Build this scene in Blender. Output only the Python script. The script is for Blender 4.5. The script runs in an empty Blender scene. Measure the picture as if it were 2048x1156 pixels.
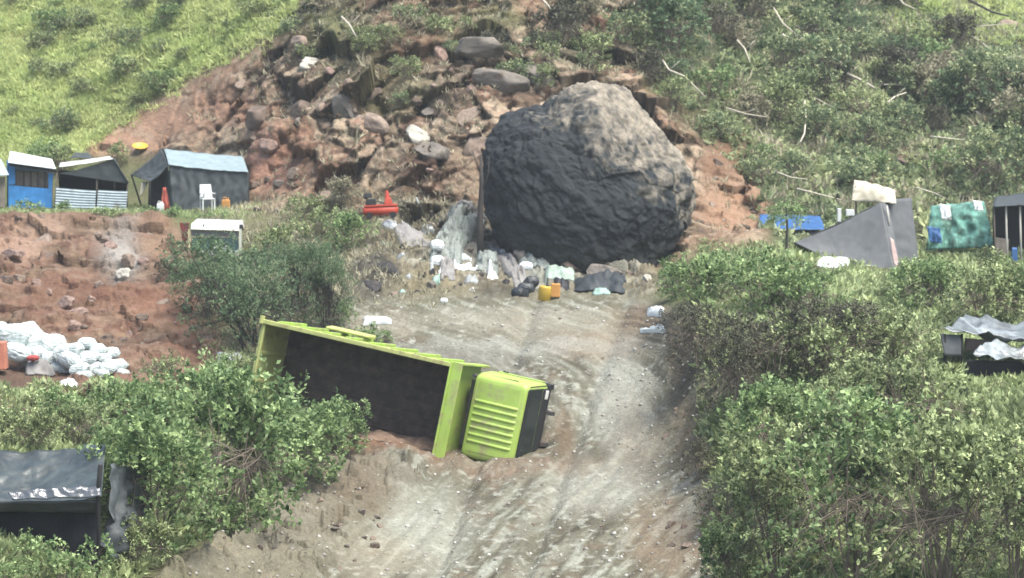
import bpy, bmesh, math, random
import numpy as np
from mathutils import Vector, Matrix, Euler
SC = bpy.context.scene
HAZE = .0005
COL = SC.collection
# ------------------------------------------------------------------ camera
F = 5250.0; PITCH = math.radians(-5.3); CZ = 9.74
cd = bpy.data.cameras.new('camera'); cam = bpy.data.objects.new('camera', cd); COL.objects.link(cam)
cam.location = (0, 0, CZ); cam.rotation_euler = (math.radians(90) + PITCH, 0, 0)
cd.sensor_width = 36; cd.lens = F / 2048 * 36; cd.clip_start = .5; cd.clip_end = 5000
cd.dof.use_dof = True; cd.dof.focus_distance = 46; cd.dof.aperture_fstop = 2.2
SC.camera = cam
# ------------------------------------------------------------------ light
SUN_EL, SUN_AZ = 64, 132           # azimuth: 0 = +Y, clockwise
w = bpy.data.worlds.new("World"); SC.world = w; w.use_nodes = True
nt = w.node_tree; sky = nt.nodes.new('ShaderNodeTexSky'); sky.sky_type = 'NISHITA'; sky.sun_disc = False
sky.sun_elevation = math.radians(SUN_EL); sky.sun_rotation = math.radians(SUN_AZ)
sky.dust_density = 3.0; sky.air_density = 1.0
nt.links.new(sky.outputs[0], nt.nodes['Background'].inputs[0]); nt.nodes['Background'].inputs[1].default_value = .14
sd = bpy.data.lights.new('sun', 'SUN'); sd.energy = 3.1; sd.angle = math.radians(38); sd.color = (1, .97, .90)
so = bpy.data.objects.new('sun', sd); COL.objects.link(so)
e, a = math.radians(SUN_EL), math.radians(SUN_AZ)
so.rotation_euler = Vector((math.cos(e) * math.sin(a), math.cos(e) * math.cos(a), math.sin(e))).to_track_quat('Z', 'Y').to_euler()
SC.view_settings.view_transform = 'Standard'; SC.view_settings.look = 'None'
SC.view_settings.exposure = 1.3; SC.view_settings.gamma = 1
SC.render.engine = 'CYCLES'
# ------------------------------------------------------------------ helpers
def W(px, py, Y):
    """world point seen at photo pixel (px,py) that lies Y metres in front"""
    c, s = math.cos(PITCH), math.sin(PITCH)
    v = (py - 578) / F
    dy = c + v * s; dz = s - v * c
    t = Y / dy
    return Vector(((px - 1024) / F * t, Y, CZ + dz * t))
def proj(p):
    c, s = math.cos(PITCH), math.sin(PITCH)
    q = Vector(p) - Vector((0, 0, CZ)); f = q.y * c + q.z * s; u = -q.y * s + q.z * c
    return 1024 + q.x / f * F, 578 - u / f * F
def tag(o, label=None, cat=None, group=None, kind=None):
    if label: o['label'] = label
    if cat: o['category'] = cat
    if group: o['group'] = group
    if kind: o['kind'] = kind
    return o
def empty(name, loc, label, cat, group=None, rot=None):
    o = bpy.data.objects.new(name, None); COL.objects.link(o); o.location = loc
    if rot: o.rotation_euler = rot
    return tag(o, label, cat, group)
def mk(name, V, Fc, mat, parent=None, smooth=False, world=False, face_val=None, link=True):
    """one mesh object; world=True: the verts are world points, made local to the parent's place"""
    V = np.asarray(V, dtype=np.float32).reshape(-1, 3)
    if world and parent is not None: V = V - np.array(parent.location, dtype=np.float32)
    me = bpy.data.meshes.new(name)
    if isinstance(Fc, np.ndarray):
        n, k = Fc.shape
        me.vertices.add(len(V)); me.vertices.foreach_set('co', V.ravel())
        me.loops.add(n * k); me.loops.foreach_set('vertex_index', Fc.astype(np.int32).ravel())
        me.polygons.add(n); me.polygons.foreach_set('loop_start', np.arange(0, n * k, k, dtype=np.int32))
        me.polygons.foreach_set('loop_total', np.full(n, k, dtype=np.int32)); me.update(calc_edges=True)
    else:
        me.from_pydata([tuple(map(float, v)) for v in V], [], [tuple(f) for f in Fc]); me.update()
    if smooth: me.polygons.foreach_set('use_smooth', [True] * len(me.polygons))
    if face_val is not None:
        at = me.attributes.new('lv', 'FLOAT', 'FACE'); at.data.foreach_set('value', np.asarray(face_val, dtype=np.float32))
    me.materials.append(mat)
    o = bpy.data.objects.new(name, me)
    if link: COL.objects.link(o)
    if parent is not None: o.parent = parent
    return o
class MB:
    def __init__(s): s.v = []; s.f = []
    def add(s, V, Fc):
        b = len(s.v); s.v += [tuple(v) for v in V]; s.f += [tuple(i + b for i in f) for f in Fc]; return s
    def hexa(s, P):   # 8 points: bottom 4, top 4
        return s.add(P, [(0, 3, 2, 1), (4, 5, 6, 7), (0, 1, 5, 4), (1, 2, 6, 5), (2, 3, 7, 6), (3, 0, 4, 7)])
    def box(s, x0, x1, y0, y1, z0, z1, dx=0, dy=0):
        return s.hexa([(x0, y0, z0), (x1, y0, z0), (x1, y1, z0), (x0, y1, z0), (x0 + dx, y0 + dy, z1), (x1 - dx, y0 + dy, z1), (x1 - dx, y1 - dy, z1), (x0 + dx, y1 - dy, z1)])
    def tube(s, pts, rad, n=8):
        pts = [Vector(p) for p in pts]; rad = rad if hasattr(rad, '__len__') else [rad] * len(pts)
        b = len(s.v)
        for i, p in enumerate(pts):
            d = (pts[min(i + 1, len(pts) - 1)] - pts[max(i - 1, 0)]).normalized()
            u = d.cross(Vector((0, 0, 1)) if abs(d.z) < .9 else Vector((1, 0, 0))).normalized(); v = d.cross(u)
            for k in range(n):
                t = 2 * math.pi * k / n; s.v.append(tuple(p + (u * math.cos(t) + v * math.sin(t)) * rad[i]))
        for i in range(len(pts) - 1):
            for k in range(n):
                k2 = (k + 1) % n; s.f.append((b + i * n + k, b + i * n + k2, b + (i + 1) * n + k2, b + (i + 1) * n + k))
        s.f.append(tuple(b + k for k in range(n))[::-1]); s.f.append(tuple(b + (len(pts) - 1) * n + k for k in range(n)))
        return s
    def obj(s, name, mat, parent=None, smooth=False, world=False, bevel=0):
        o = mk(name, s.v, s.f, mat, parent, smooth, world)
        if bevel:
            m = o.modifiers.new('bevel', 'BEVEL'); m.width = bevel; m.segments = 2; m.limit_method = 'ANGLE'
            o.data.polygons.foreach_set('use_smooth', [True] * len(o.data.polygons))
            e = o.modifiers.new('wn', 'WEIGHTED_NORMAL'); e.keep_sharp = True
        return o
# ---- numpy noise
_r = np.random.RandomState(7); _perm = np.tile(_r.permutation(256), 2); _g = _r.normal(size=(256, 3)); _g /= np.linalg.norm(_g, axis=1)[:, None]
def perlin(x, y, z):
    xi, yi, zi = np.floor(x).astype(int), np.floor(y).astype(int), np.floor(z).astype(int)
    xf, yf, zf = x - xi, y - yi, z - zi
    u, v, w_ = [t * t * t * (t * (t * 6 - 15) + 10) for t in (xf, yf, zf)]
    out = 0
    for dx in (0, 1):
        for dy in (0, 1):
            for dz in (0, 1):
                h = _perm[(_perm[(_perm[(xi + dx) & 255] + yi + dy) & 255] + zi + dz) & 255]
                g = _g[h]; d = g[..., 0] * (xf - dx) + g[..., 1] * (yf - dy) + g[..., 2] * (zf - dz)
                out = out + d * (u if dx else 1 - u) * (v if dy else 1 - v) * (w_ if dz else 1 - w_)
    return out * 1.6
def fbm(x, y, z, o=4, ridge=False):
    t = 0; a_ = 1.; f_ = 1.; n = 0
    for i in range(o):
        p = perlin(x * f_ + 17.3 * i, y * f_ + 5.1 * i, z * f_ - 9.7 * i)
        t = t + a_ * ((1 - 2 * np.abs(p)) if ridge else p); n += a_; a_ *= .5; f_ *= 2.03
    return t / n
def cells(X, Y, Z, s, seed=0, tilt=.8):
    """broken-rock facets: each cell has its own height, tilt and tone; cracks where cells meet"""
    X, Y, Z = X / s, Y / s, Z / s; xi, yi, zi = [np.floor(q).astype(int) for q in (X, Y, Z)]
    f1 = np.full(X.shape, 9.); f2 = np.full(X.shape, 9.); h = np.zeros(X.shape); tone = np.zeros(X.shape)
    rs = np.random.RandomState(seed + 77); J = rs.rand(256, 3); H_ = rs.rand(256); T_ = rs.normal(size=(256, 3)); C_ = rs.rand(256)
    for a in (-1, 0, 1):
        for b in (-1, 0, 1):
            for c in (-1, 0, 1):
                q = _perm[(_perm[(_perm[(xi + a) & 255] + yi + b) & 255] + zi + c) & 255]
                dx, dy, dz = X - (xi + a + J[q, 0]), Y - (yi + b + J[q, 1]), Z - (zi + c + J[q, 2]); d = np.sqrt(dx * dx + dy * dy + dz * dz)
                n = d < f1; f2 = np.where(n, f1, np.minimum(f2, d)); f1 = np.where(n, d, f1)
                h = np.where(n, H_[q] + tilt * (T_[q, 0] * dx + T_[q, 1] * dy + T_[q, 2] * dz), h); tone = np.where(n, C_[q], tone)
    return h, np.clip((f2 - f1) / .12, 0, 1), tone
def smooth1(A, k, ax):
    if k < 1: return A
    x = np.arange(-int(3 * k), int(3 * k) + 1); g = np.exp(-x * x / (2. * k * k)); g /= g.sum()
    pad = [(0, 0)] * A.ndim; pad[ax] = (len(x) // 2, len(x) // 2); B = np.pad(A, pad, mode='edge')
    out = np.zeros_like(A)
    for i, gg in enumerate(g):
        sl = [slice(None)] * A.ndim; sl[ax] = slice(i, i + A.shape[ax]); out += gg * B[tuple(sl)]
    return out
# ---- materials
KC = 1.0
def mat(name, col, rough=.8, var=.12, scale=4., bump=.15, bscale=None, metal=0, dirt=None, dirt_amt=.0, spec=.3, transl=0, dscale=1.5, attr=None, coat=0):
    m = bpy.data.materials.new(name); m.use_nodes = True; N = m.node_tree.nodes; Lk = m.node_tree.links
    b = N['Principled BSDF']; b.inputs['Roughness'].default_value = rough; b.inputs['Metallic'].default_value = metal
    col = tuple(c * KC for c in col); dirt = tuple(c * KC for c in dirt) if dirt else None
    b.inputs['Specular IOR Level'].default_value = spec; b.inputs['Coat Weight'].default_value = coat
    tc = N.new('ShaderNodeTexCoord'); n1 = N.new('ShaderNodeTexNoise'); n1.inputs['Scale'].default_value = scale; n1.inputs['Detail'].default_value = 6
    Lk.new(tc.outputs['Object'], n1.inputs['Vector'])
    hsv = N.new('ShaderNodeMapRange'); hsv.inputs[1].default_value = .3; hsv.inputs[2].default_value = .7
    hsv.inputs[3].default_value = 1 - var; hsv.inputs[4].default_value = 1 + var; Lk.new(n1.outputs[0], hsv.inputs[0])
    mul = N.new('ShaderNodeVectorMath'); mul.operation = 'SCALE'; mul.inputs[0].default_value = col; Lk.new(hsv.outputs[0], mul.inputs['Scale'])
    out = mul.outputs[0]
    if dirt is not None:
        n2 = N.new('ShaderNodeTexNoise'); n2.inputs['Scale'].default_value = dscale; n2.inputs['Detail'].default_value = 8; n2.inputs['Roughness'].default_value = .65
        Lk.new(tc.outputs['Object'], n2.inputs['Vector'])
        mr = N.new('ShaderNodeMapRange'); mr.inputs[1].default_value = .62 - dirt_amt * .4; mr.inputs[2].default_value = .78 - dirt_amt * .4; Lk.new(n2.outputs[0], mr.inputs[0])
        mx = N.new('ShaderNodeMix'); mx.data_type = 'RGBA'; Lk.new(mr.outputs[0], mx.inputs['Factor']); Lk.new(out, mx.inputs['A']); mx.inputs['B'].default_value = (*dirt, 1); out = mx.outputs['Result']
    if attr:   # per-leaf value: light and dark leaves with painted depth and highlights, green and dry
        at = N.new('ShaderNodeAttribute'); at.attribute_name = 'lv'
        mx = N.new('ShaderNodeMix'); mx.data_type = 'RGBA'; Lk.new(at.outputs['Fac'], mx.inputs['Factor']); Lk.new(out, mx.inputs['A']); mx.inputs['B'].default_value = (*attr, 1); out = mx.outputs['Result']
    Lk.new(out, b.inputs['Base Color'])
    if bump:
        n3 = N.new('ShaderNodeTexNoise'); n3.inputs['Scale'].default_value = bscale or scale * 4; n3.inputs['Detail'].default_value = 6; Lk.new(tc.outputs['Object'], n3.inputs['Vector'])
        bp = N.new('ShaderNodeBump'); bp.inputs['Strength'].default_value = bump; bp.inputs['Distance'].default_value = .05; Lk.new(n3.outputs[0], bp.inputs['Height']); Lk.new(bp.outputs[0], b.inputs['Normal'])
    if transl:
        tr = N.new('ShaderNodeBsdfTranslucent'); Lk.new(out, tr.inputs[0]); ms = N.new('ShaderNodeMixShader'); ms.inputs[0].default_value = transl
        Lk.new(b.outputs[0], ms.inputs[1]); Lk.new(tr.outputs[0], ms.inputs[2]); Lk.new(ms.outputs[0], N['Material Output'].inputs[0])
    return m
# ------------------------------------------------------------------ terrain
KN = {  # photo column: (photo row, metres ahead) going uphill
 0:    [(1400,45),(1156,50),(900,57),(790,66),(740,72),(690,75.5),(640,78.5),(520,86),(432,92),(418,100),(404,107),(280,112),(0,122),(-300,134)],
 300:  [(1400,47),(1156,54),(1000,58),(900,62.5),(800,69),(740,73),(690,76),(640,79),(520,86),(436,92),(420,100),(408,105),(300,109),(150,113),(0,118),(-300,130)],
 560:  [(1400,52),(1156,58),(950,65.5),(870,69),(810,72),(750,74.2),(690,76),(600,80),(520,86),(440,92.5),(412,97),(300,101),(150,105),(0,110),(-300,121)],
 800:  [(1400,53),(1156,59),(925,68),(885,70.6),(604,79.4),(592,82),(520,86.5),(450,91),(400,93.5),(200,98.5),(0,104.5),(-300,115)],
 1024: [(1400,53),(1156,59),(925,67.6),(885,70.2),(604,79.5),(592,83),(560,86),(480,90),(400,93),(200,98.5),(0,104.5),(-300,115)],
 1300: [(1400,53),(1156,59),(925,67),(850,69.8),(604,79.5),(590,83),(540,88),(400,94),(200,101),(0,107),(-300,118)],
 1390: [(1400,52),(1156,58.5),(900,66),(800,68),(640,71),(560,79),(480,90),(400,94.5),(200,102),(0,109),(-300,120)],
 1500: [(1400,50),(1156,57),(1000,61),(850,63.5),(700,67),(600,73),(510,84),(470,91),(430,95),(400,97),(200,106),(0,114),(-300,127)],
 1800: [(1400,47),(1156,53),(1000,57),(850,61),(700,68),(600,78),(545,85),(490,94),(440,98),(400,100),(200,110),(0,120),(-300,134)],
 2048: [(1400,44),(1156,50),(1000,55),(850,60),(730,66),(700,69),(600,78),(540,86),(480,94),(400,99),(200,110),(0,122),(-300,138)]}
RPX = np.concatenate([[-4000, -3200, -2500, -1600, -1100, -800, -620, -500], np.arange(-400, 2449, 3.), [2550, 2700, 2900, 3200, 3700, 4300, 5000, 6000]])
RPY = np.concatenate([np.arange(1400, 1180, -8.), np.arange(1180, -60, -2.4), np.arange(-60, -301, -8.)])
kx = sorted(KN)
Yc = np.array([np.interp(-RPY, [-k[0] for k in KN[x]], [k[1] for k in KN[x]]) for x in kx])     # cols x rows
Yc = smooth1(Yc, 3, 1)
Yg = np.array([np.interp(RPX, kx, Yc[:, j]) for j in range(len(RPY))]).T
Yg[8:-8] = smooth1(Yg, 14, 0)[8:-8]
PX, PY = np.meshgrid(RPX, RPY, indexing='ij')
c_, s_ = math.cos(PITCH), math.sin(PITCH)
vv = (PY - 578) / F; T = Yg / (c_ + vv * s_)
GX = (PX - 1024) / F * T; GY = Yg.copy(); GZ = CZ + (s_ - vv * c_) * T
NZ = lambda s, o=4, r=False, k=0: fbm(GX / s + k, GY / s, GZ / s, o, r)
wob = 26
WX = PX + wob * fbm(PX / 60, PY / 60, PX * 0 + 3.3, 4); WY = PY + wob * fbm(PX / 60, PY / 60, PX * 0 + 8.1, 4)
def poly(pts, blur=3):
    ins = np.zeros(PX.shape, bool); n = len(pts)
    for i in range(n):
        (x1, y1), (x2, y2) = pts[i], pts[(i + 1) % n]
        if y1 == y2: continue
        c = ((y1 > WY) != (y2 > WY)) & (WX < (x2 - x1) * (WY - y1) / (y2 - y1) + x1); ins ^= c
    return smooth1(smooth1(ins.astype(float), blur, 0), blur, 1)
M_cliff = poly([(640,-400),(600,40),(470,120),(310,205),(150,300),(500,330),(505,420),(640,440),(860,470),(1000,500),(1250,560),(1400,500),(1530,480),(1520,390),(1420,290),(1300,200),(1280,-40),(1280,-400)], 4)
M_road = poly([(640,1500),(640,1156),(700,1080),(800,1000),(790,930),(700,850),(600,740),(560,690),(640,640),(700,600),(1250,592),(1350,640),(1345,720),(1340,850),(1400,980),(1430,1156),(1430,1500)], 5)
M_bank = poly([(-800,425),(340,440),(400,520),(400,600),(440,700),(420,760),(250,800),(100,800),(0,900),(-800,900)], 4)
M_berm = poly([(300,1180),(560,1000),(650,930),(750,880),(860,930),(800,1010),(700,1080),(640,1180)], 5)
M_cut = poly([(1330,640),(1400,640),(1440,760),(1440,900),(1500,1180),(1420,1180),(1370,960),(1335,860)], 5)
M_grassL = poly([(-800,-400),(640,-400),(600,30),(470,110),(330,190),(190,280),(140,330),(-800,330)], 4)
M_hillR = poly([(1240,-400),(3000,-400),(3000,520),(1530,470),(1520,380),(1430,280),(1330,190),(1270,100)], 5)
M_rub = poly([(690,600),(700,530),(760,440),(860,440),(960,420),(1000,500),(1280,520),(1330,560),(1300,596),(1000,602)], 4)
M_rub = M_rub * (1 - M_road)
XC = np.interp(PY, [-300, 560, 600, 650, 700, 750, 850, 950, 1050, 1156, 1400], [500, 640, 740, 900, 1080, 1180, 1215, 1130, 1010, 920, 760]); XC = smooth1(XC, 8, 1)
UX = (PX - XC) / 75.; UV = PY / 60.
# displacement
d1 = NZ(2.6, 4, True) ; d2 = NZ(.9, 4); d3 = NZ(.35, 3, k=4)
blk = np.abs(NZ(1.1, 3, False, 9)) ; blk2 = np.abs(NZ(.55, 3, False, 2))
M_road_c = None
_mk = (M_rub + M_cliff + M_bank + M_cut + M_berm + M_hillR * .5) > .02
wx_, wy_, wz_ = [q + .25 * fbm(GX / .8 + k, GY / .8, GZ / .8, 3) for k, q in ((0, GX), (9, GY), (19, GZ))]
def cell_full(s, seed, sq=1.):
    h, cr, tn = np.zeros(PX.shape), np.ones(PX.shape), np.full(PX.shape, .5); h[_mk], cr[_mk], tn[_mk] = cells(wx_[_mk], wy_[_mk], wz_[_mk] * sq, s, seed); return h, cr, tn
h1, cr1, tn1 = cell_full(2.5, 1, 1.3); h2, cr2, tn2 = cell_full(1.0, 2, 1.4); h3, cr3, tn3 = cell_full(.32, 3, 1.3)
D = .10 * d2 + .035 * d3
M_rock = M_cliff * np.clip(1.15 - smooth1(poly([(640,-400),(600,60),(520,120),(400,200),(330,260),(150,300),(120,260),(300,170),(560,0)], 6), 4, 0) - .75 * poly([(200,200),(420,180),(500,260),(560,330),(640,440),(480,430),(500,330),(200,330)], 10) - .6 * poly([(1370,280),(1560,280),(1560,520),(1370,520)], 8), .12, 1)
big = NZ(4.5, 2, False, 15)
D += M_rock * (.45 * d1 + .95 * (h1 - .5) + .24 * (h2 - .5) + .05 * h3 - .14 * (1 - cr1) - .07 * (1 - cr2) + .2 * d2 + .6 * big)
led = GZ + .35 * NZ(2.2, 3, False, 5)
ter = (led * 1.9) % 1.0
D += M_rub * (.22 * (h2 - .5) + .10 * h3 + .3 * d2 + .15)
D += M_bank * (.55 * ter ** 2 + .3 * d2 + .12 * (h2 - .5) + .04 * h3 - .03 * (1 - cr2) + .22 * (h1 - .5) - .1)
D += (M_berm + M_cut) * (.07 * (h2 - .5) + .02 * h3 + .26 * d2 + .10 * NZ(1.3, 4, True, 3))
D += M_berm * (.30 * NZ(2.4, 3, True, 8) + .16 * (h2 - .5) + .15)
D += M_hillR * (.35 * d1 + .25 * d2)
D += M_road * (-.02 + .09 * fbm(UX / .8, UV / 3., GZ * 0 + 3, 4, True) + .05 * blk2 - .07 * d2)
rut = np.abs(((PX - (960 + (1156 - PY) * .36)) / 90.)); D -= M_road * .16 * np.exp(-((rut - 1) / .22) ** 2) * (PY > 590)
for gx_, gy_, rx_, ry_, a_ in ((800, 890, 75, 14, .18), (895, 930, 55, 12, .12), (1020, 934, 75, 8, .08), (1105, 860, 20, 40, .12)): D += a_ * np.exp(-((WX - gx_) / rx_) ** 2 - ((WY - gy_) / ry_) ** 2) * (1 + .8 * d2)
D[:8] = 0; D[-8:] = 0
steep = np.clip(M_cliff + M_bank * .8 + M_cut, 0, 1)
GY2 = GY - D * (.25 + .6 * steep); GZ2 = GZ + D * (.95 - .55 * steep)
# albedo of the soil, by place, with crevice shade painted in
def C(r, g, b):
    l = (r + g + b) / 3.; r, g, b = [l + (v - l) * .82 for v in (r, g * 1.03, b)]
    return np.array([((v / 255.) ** 2.2) for v in (r, g, b)]) * .62
CA = np.zeros(PX.shape + (3,)); CA[:] = C(108, 104, 74)
def paint(M, col, amt=1.): 
    global CA
    CA = CA + (np.clip(M * amt, 0, 1))[..., None] * (col - CA)
thr = lambda N_, a_, b_: np.clip((N_ - a_) / (b_ - a_), 0, 1)
nA, nB, nC, nD = NZ(2.2, 5, False, 11), NZ(.7, 4, False, 21), NZ(.28, 3, False, 31), NZ(5, 3, False, 41)
paint(thr(nA, -.1, .4), C(92, 104, 62))
paint(M_grassL, C(112, 118, 64)); paint(M_grassL * thr(nA, 0, .4), C(82, 98, 52)); paint(M_grassL * thr(nB, .1, .5), C(146, 142, 86))
paint(M_hillR, C(74, 82, 58)); paint(M_hillR * thr(nA, .0, .35), C(100, 88, 68)); paint(M_hillR * thr(nB, .15, .45), C(60, 74, 44)); paint(M_hillR * thr(-nB, .3, .55), C(138, 122, 98))
paint(M_cliff, C(150, 112, 92)); paint(M_cliff * thr(nA, .02, .32), C(124, 100, 82)); paint(M_cliff * thr(-nA, .05, .35), C(148, 102, 86))
paint(M_cliff * thr(nB, .12, .34), C(164, 138, 116)); paint(M_cliff * thr(-nB, .2, .42), C(72, 58, 50)); paint(M_cliff * thr(nC, .22, .42), C(178, 152, 130)); paint(M_cliff * thr(-nC, .25, .45), C(84, 62, 52))
paint(M_cliff - M_rock, C(172, 130, 106), .75)
paint(M_rock * (tn1 > .62) * cr1, C(176, 154, 130), .6); paint(M_rock * (tn1 < .22), C(110, 94, 80), .5)
paint(M_cliff * (tn2 > .72) * cr2, C(190, 164, 140), .45); paint(M_rock * (tn2 < .2), C(108, 84, 72), .6); paint(M_cliff * (tn3 > .8) * cr3, C(206, 182, 160), .3); paint(M_cliff * (tn3 < .15), C(84, 70, 62), .5); paint(M_rock * (1 - cr2), C(60, 50, 44), .7); paint(M_rock * (1 - cr1), C(50, 42, 38), .8)  # crack lines painted darker as crevice shade
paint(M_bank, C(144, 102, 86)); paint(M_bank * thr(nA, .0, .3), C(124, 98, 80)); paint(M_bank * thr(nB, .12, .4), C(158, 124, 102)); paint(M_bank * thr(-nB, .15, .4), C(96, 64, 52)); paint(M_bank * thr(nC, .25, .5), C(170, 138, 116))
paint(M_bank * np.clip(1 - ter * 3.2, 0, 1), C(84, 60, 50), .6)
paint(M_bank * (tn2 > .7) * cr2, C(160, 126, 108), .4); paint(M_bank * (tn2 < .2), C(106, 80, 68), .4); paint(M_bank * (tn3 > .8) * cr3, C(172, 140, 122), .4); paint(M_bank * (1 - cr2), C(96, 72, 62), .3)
paint(M_berm + M_cut, C(126, 116, 100)); paint((M_berm + M_cut) * thr(nB, .05, .4), C(146, 128, 108)); paint((M_berm + M_cut) * thr(-nB, .15, .4), C(90, 76, 62))
st = fbm(UX / .34 + .5 * fbm(UX, UV, UX * 0, 2), UV / 1.3, GZ * 0, 5); st2 = fbm(UX / 1.1, UV / 2.5 + 7, GZ * 0, 4)
paint(M_road, C(134, 126, 108)); paint(M_road * thr(st, .0, .35), C(192, 188, 174)); paint(M_road * (.35 + .65 * thr(PY, 640, 760)) * thr(-st, .05, .35), C(100, 92, 78)); paint(M_road * thr(st2, .05, .4), C(164, 156, 140)); paint(M_road * thr(-st2, .05, .3), C(120, 108, 90), .8); paint(M_road * thr(nB, .15, .4), C(140, 122, 104)); paint(M_road * thr(nC, .15, .4), C(208, 203, 190), .8); paint(M_road * thr(-nC, .25, .5), C(120, 110, 98))
paint(M_rub, C(134, 118, 98)); paint(M_rub * thr(nB, .05, .35), C(160, 148, 128)); paint(M_rub * thr(-nB, .05, .35), C(92, 84, 74)); paint(M_rub * (tn3 > .7), C(176, 168, 154), .6); paint(M_rub * (tn3 < .25), C(74, 70, 64), .6)
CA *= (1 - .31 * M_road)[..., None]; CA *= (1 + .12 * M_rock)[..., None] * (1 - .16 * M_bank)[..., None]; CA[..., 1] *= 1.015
def blob(x, y, rx, ry, col, amt=1., p=2):
    q = ((WX - x) / rx) ** 2 + ((WY - y) / ry) ** 2; paint(np.exp(-q ** p), col, amt)
for b in [ # (x, y, rx, ry, colour, amount)
 (700,980,120,60,C(124,112,98),.8),(600,1080,120,60,C(134,124,108),.8),(480,1140,140,40,C(138,128,110),.7),(230,290,110,16,C(178,132,108),.8),(330,240,60,26,C(186,140,116),.8),(1000,950,60,16,C(120,88,70),.35),(1130,870,26,60,C(118,96,78),.7),
 (1060,645,250,28,C(160,151,136),.6),(760,650,80,22,C(156,146,130),.6),(1200,690,120,30,C(150,128,108),.7),(1290,640,70,30,C(136,112,92),.8),(1010,930,210,20,C(138,110,92),.5),(800,905,110,30,C(128,88,68),.9),(930,710,170,26,C(132,127,120),.6),(1060,690,200,16,C(168,164,154),.6),
 (1240,800,60,110,C(178,174,164),.6),(1200,980,120,60,C(172,167,156),.5),(860,1050,90,80,C(172,169,156),.6),(1290,880,60,100,C(142,128,112),.5),(1340,1080,90,80,C(150,126,104),.6),(720,1010,60,60,C(120,104,86),.6),(760,1120,90,50,C(170,158,138),.5),
 (245,500,50,55,C(148,140,136),.8),(250,520,28,30,C(178,168,162),.7),(90,465,50,28,C(172,136,116),.6),(40,500,60,26,C(178,140,120),.6),(330,630,110,40,C(150,104,84),.6),(200,590,160,30,C(118,78,62),.6),(330,480,60,40,C(150,118,94),.5),
 (470,210,70,45,C(150,104,84),.7),(350,240,90,40,C(166,124,102),.8),(540,330,60,60,C(172,120,102),.7),(640,380,90,40,C(160,118,96),.6),(860,350,120,60,C(96,68,58),.6),(760,390,80,30,C(150,124,98),.5),(600,310,50,60,C(150,104,84),.5),
 (720,140,90,60,C(104,96,66),.7),(660,60,70,50,C(96,104,62),.8),(900,60,120,60,C(112,104,74),.6),(1010,40,60,40,C(104,108,66),.6),(840,120,60,50,C(118,84,66),.6),(760,200,60,30,C(120,112,76),.5),(830,180,40,30,C(100,102,62),.5),(1100,20,70,30,C(158,122,100),.8),(1190,55,60,24,C(166,120,102),.8),(900,170,60,40,C(70,56,50),.5),
 (1170,110,80,60,C(78,78,60),.7),(1440,330,50,60,C(138,100,78),.9),(1460,420,70,50,C(172,130,104),.9),(1400,250,60,40,C(102,92,64),.7),(1330,140,50,80,C(104,100,64),.7),
 (1960,20,120,40,C(176,184,128),.9),(1930,70,90,20,C(160,168,112),.7),(1830,120,120,20,C(116,136,66),.6),(1560,60,120,50,C(58,76,40),.6),(1380,60,80,60,C(64,80,46),.5),(1760,80,80,50,C(64,72,52),.5),(1760,330,60,60,C(124,90,76),.7),(1640,120,50,40,C(150,130,108),.6),(1700,230,70,30,C(140,122,100),.6),(1480,230,40,60,C(126,112,88),.6),(1560,300,50,30,C(140,124,104),.5),(1990,200,50,30,C(130,116,96),.5),(1420,140,40,30,C(136,122,94),.5),(1900,260,80,40,C(58,68,56),.6),
 (490,20,50,30,C(150,122,92),.7),(30,60,60,50,C(150,140,80),.5),(260,60,80,60,C(98,112,58),.5),(130,150,120,40,C(134,138,74),.4),(560,30,40,40,C(60,84,56),.8),
 (470,440,120,14,C(112,124,70),.7),(120,424,160,9,C(92,112,60),.9),(360,424,140,9,C(96,112,62),.8),(560,440,90,30,C(122,112,84),.7),
 (840,572,90,26,C(138,124,98),.8),(900,500,60,30,C(126,122,116),.5),(880,455,80,20,C(62,58,54),.7),(800,440,50,20,C(60,56,52),.6),(960,500,60,50,C(140,138,134),.5),(1080,540,70,40,C(146,148,142),.6),(1180,570,80,18,C(130,124,112),.7),(1010,590,60,10,C(70,62,54),.6),(740,560,60,40,C(52,50,50),.8),
 (650,420,60,20,C(158,148,112),.6),(50,800,90,40,C(110,88,72),.7),(60,760,120,20,C(96,72,60),.7),(1360,720,30,90,C(92,74,60),.7),(1370,880,30,80,C(96,80,64),.6)]:
    blob(*b)
nI, nJ = PX.shape
# near ground back to and behind the camera, and the land beyond the hill
near = [(-90, 12), (-40, 10), (0, 8.0), (10, 6.2), (20, 1.5), (30, -2.5), (38, -4.2)]
XF = (RPX - 1024) / F
rows = [np.stack([XF * 45, np.full(nI, y), np.full(nI, z)], 1) for y, z in near]
for j in range(nJ): rows.append(np.stack([GX[:, j], GY2[:, j], GZ2[:, j]], 1))
lx, ly, lz = GX[:, -1], GY2[:, -1], GZ2[:, -1]
for dy, dz in [(12, 8), (40, 24), (120, 45), (300, 55)]: rows.append(np.stack([XF * (ly + dy), ly + dy, lz + dz], 1))
V = np.stack(rows, 1); nR = V.shape[1]
ids = np.arange(nI * nR).reshape(nI, nR)
FC = np.stack([ids[:-1, :-1].ravel(), ids[1:, :-1].ravel(), ids[1:, 1:].ravel(), ids[:-1, 1:].ravel()], 1)
colf = np.ones((nI, nR, 4), np.float32); colf[:, 7:7 + nJ, :3] = CA; colf[:, :7, :3] = C(110, 112, 70); colf[:, 7 + nJ:, :3] = C(90, 104, 60)
gm = bpy.data.materials.new('soil_and_rock'); gm.use_nodes = True; N = gm.node_tree.nodes; Lk = gm.node_tree.links; b = N['Principled BSDF']
b.inputs['Roughness'].default_value = .95; b.inputs['Specular IOR Level'].default_value = .15
at = N.new('ShaderNodeAttribute'); at.attribute_name = 'soil'; tc = N.new('ShaderNodeTexCoord')
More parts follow.
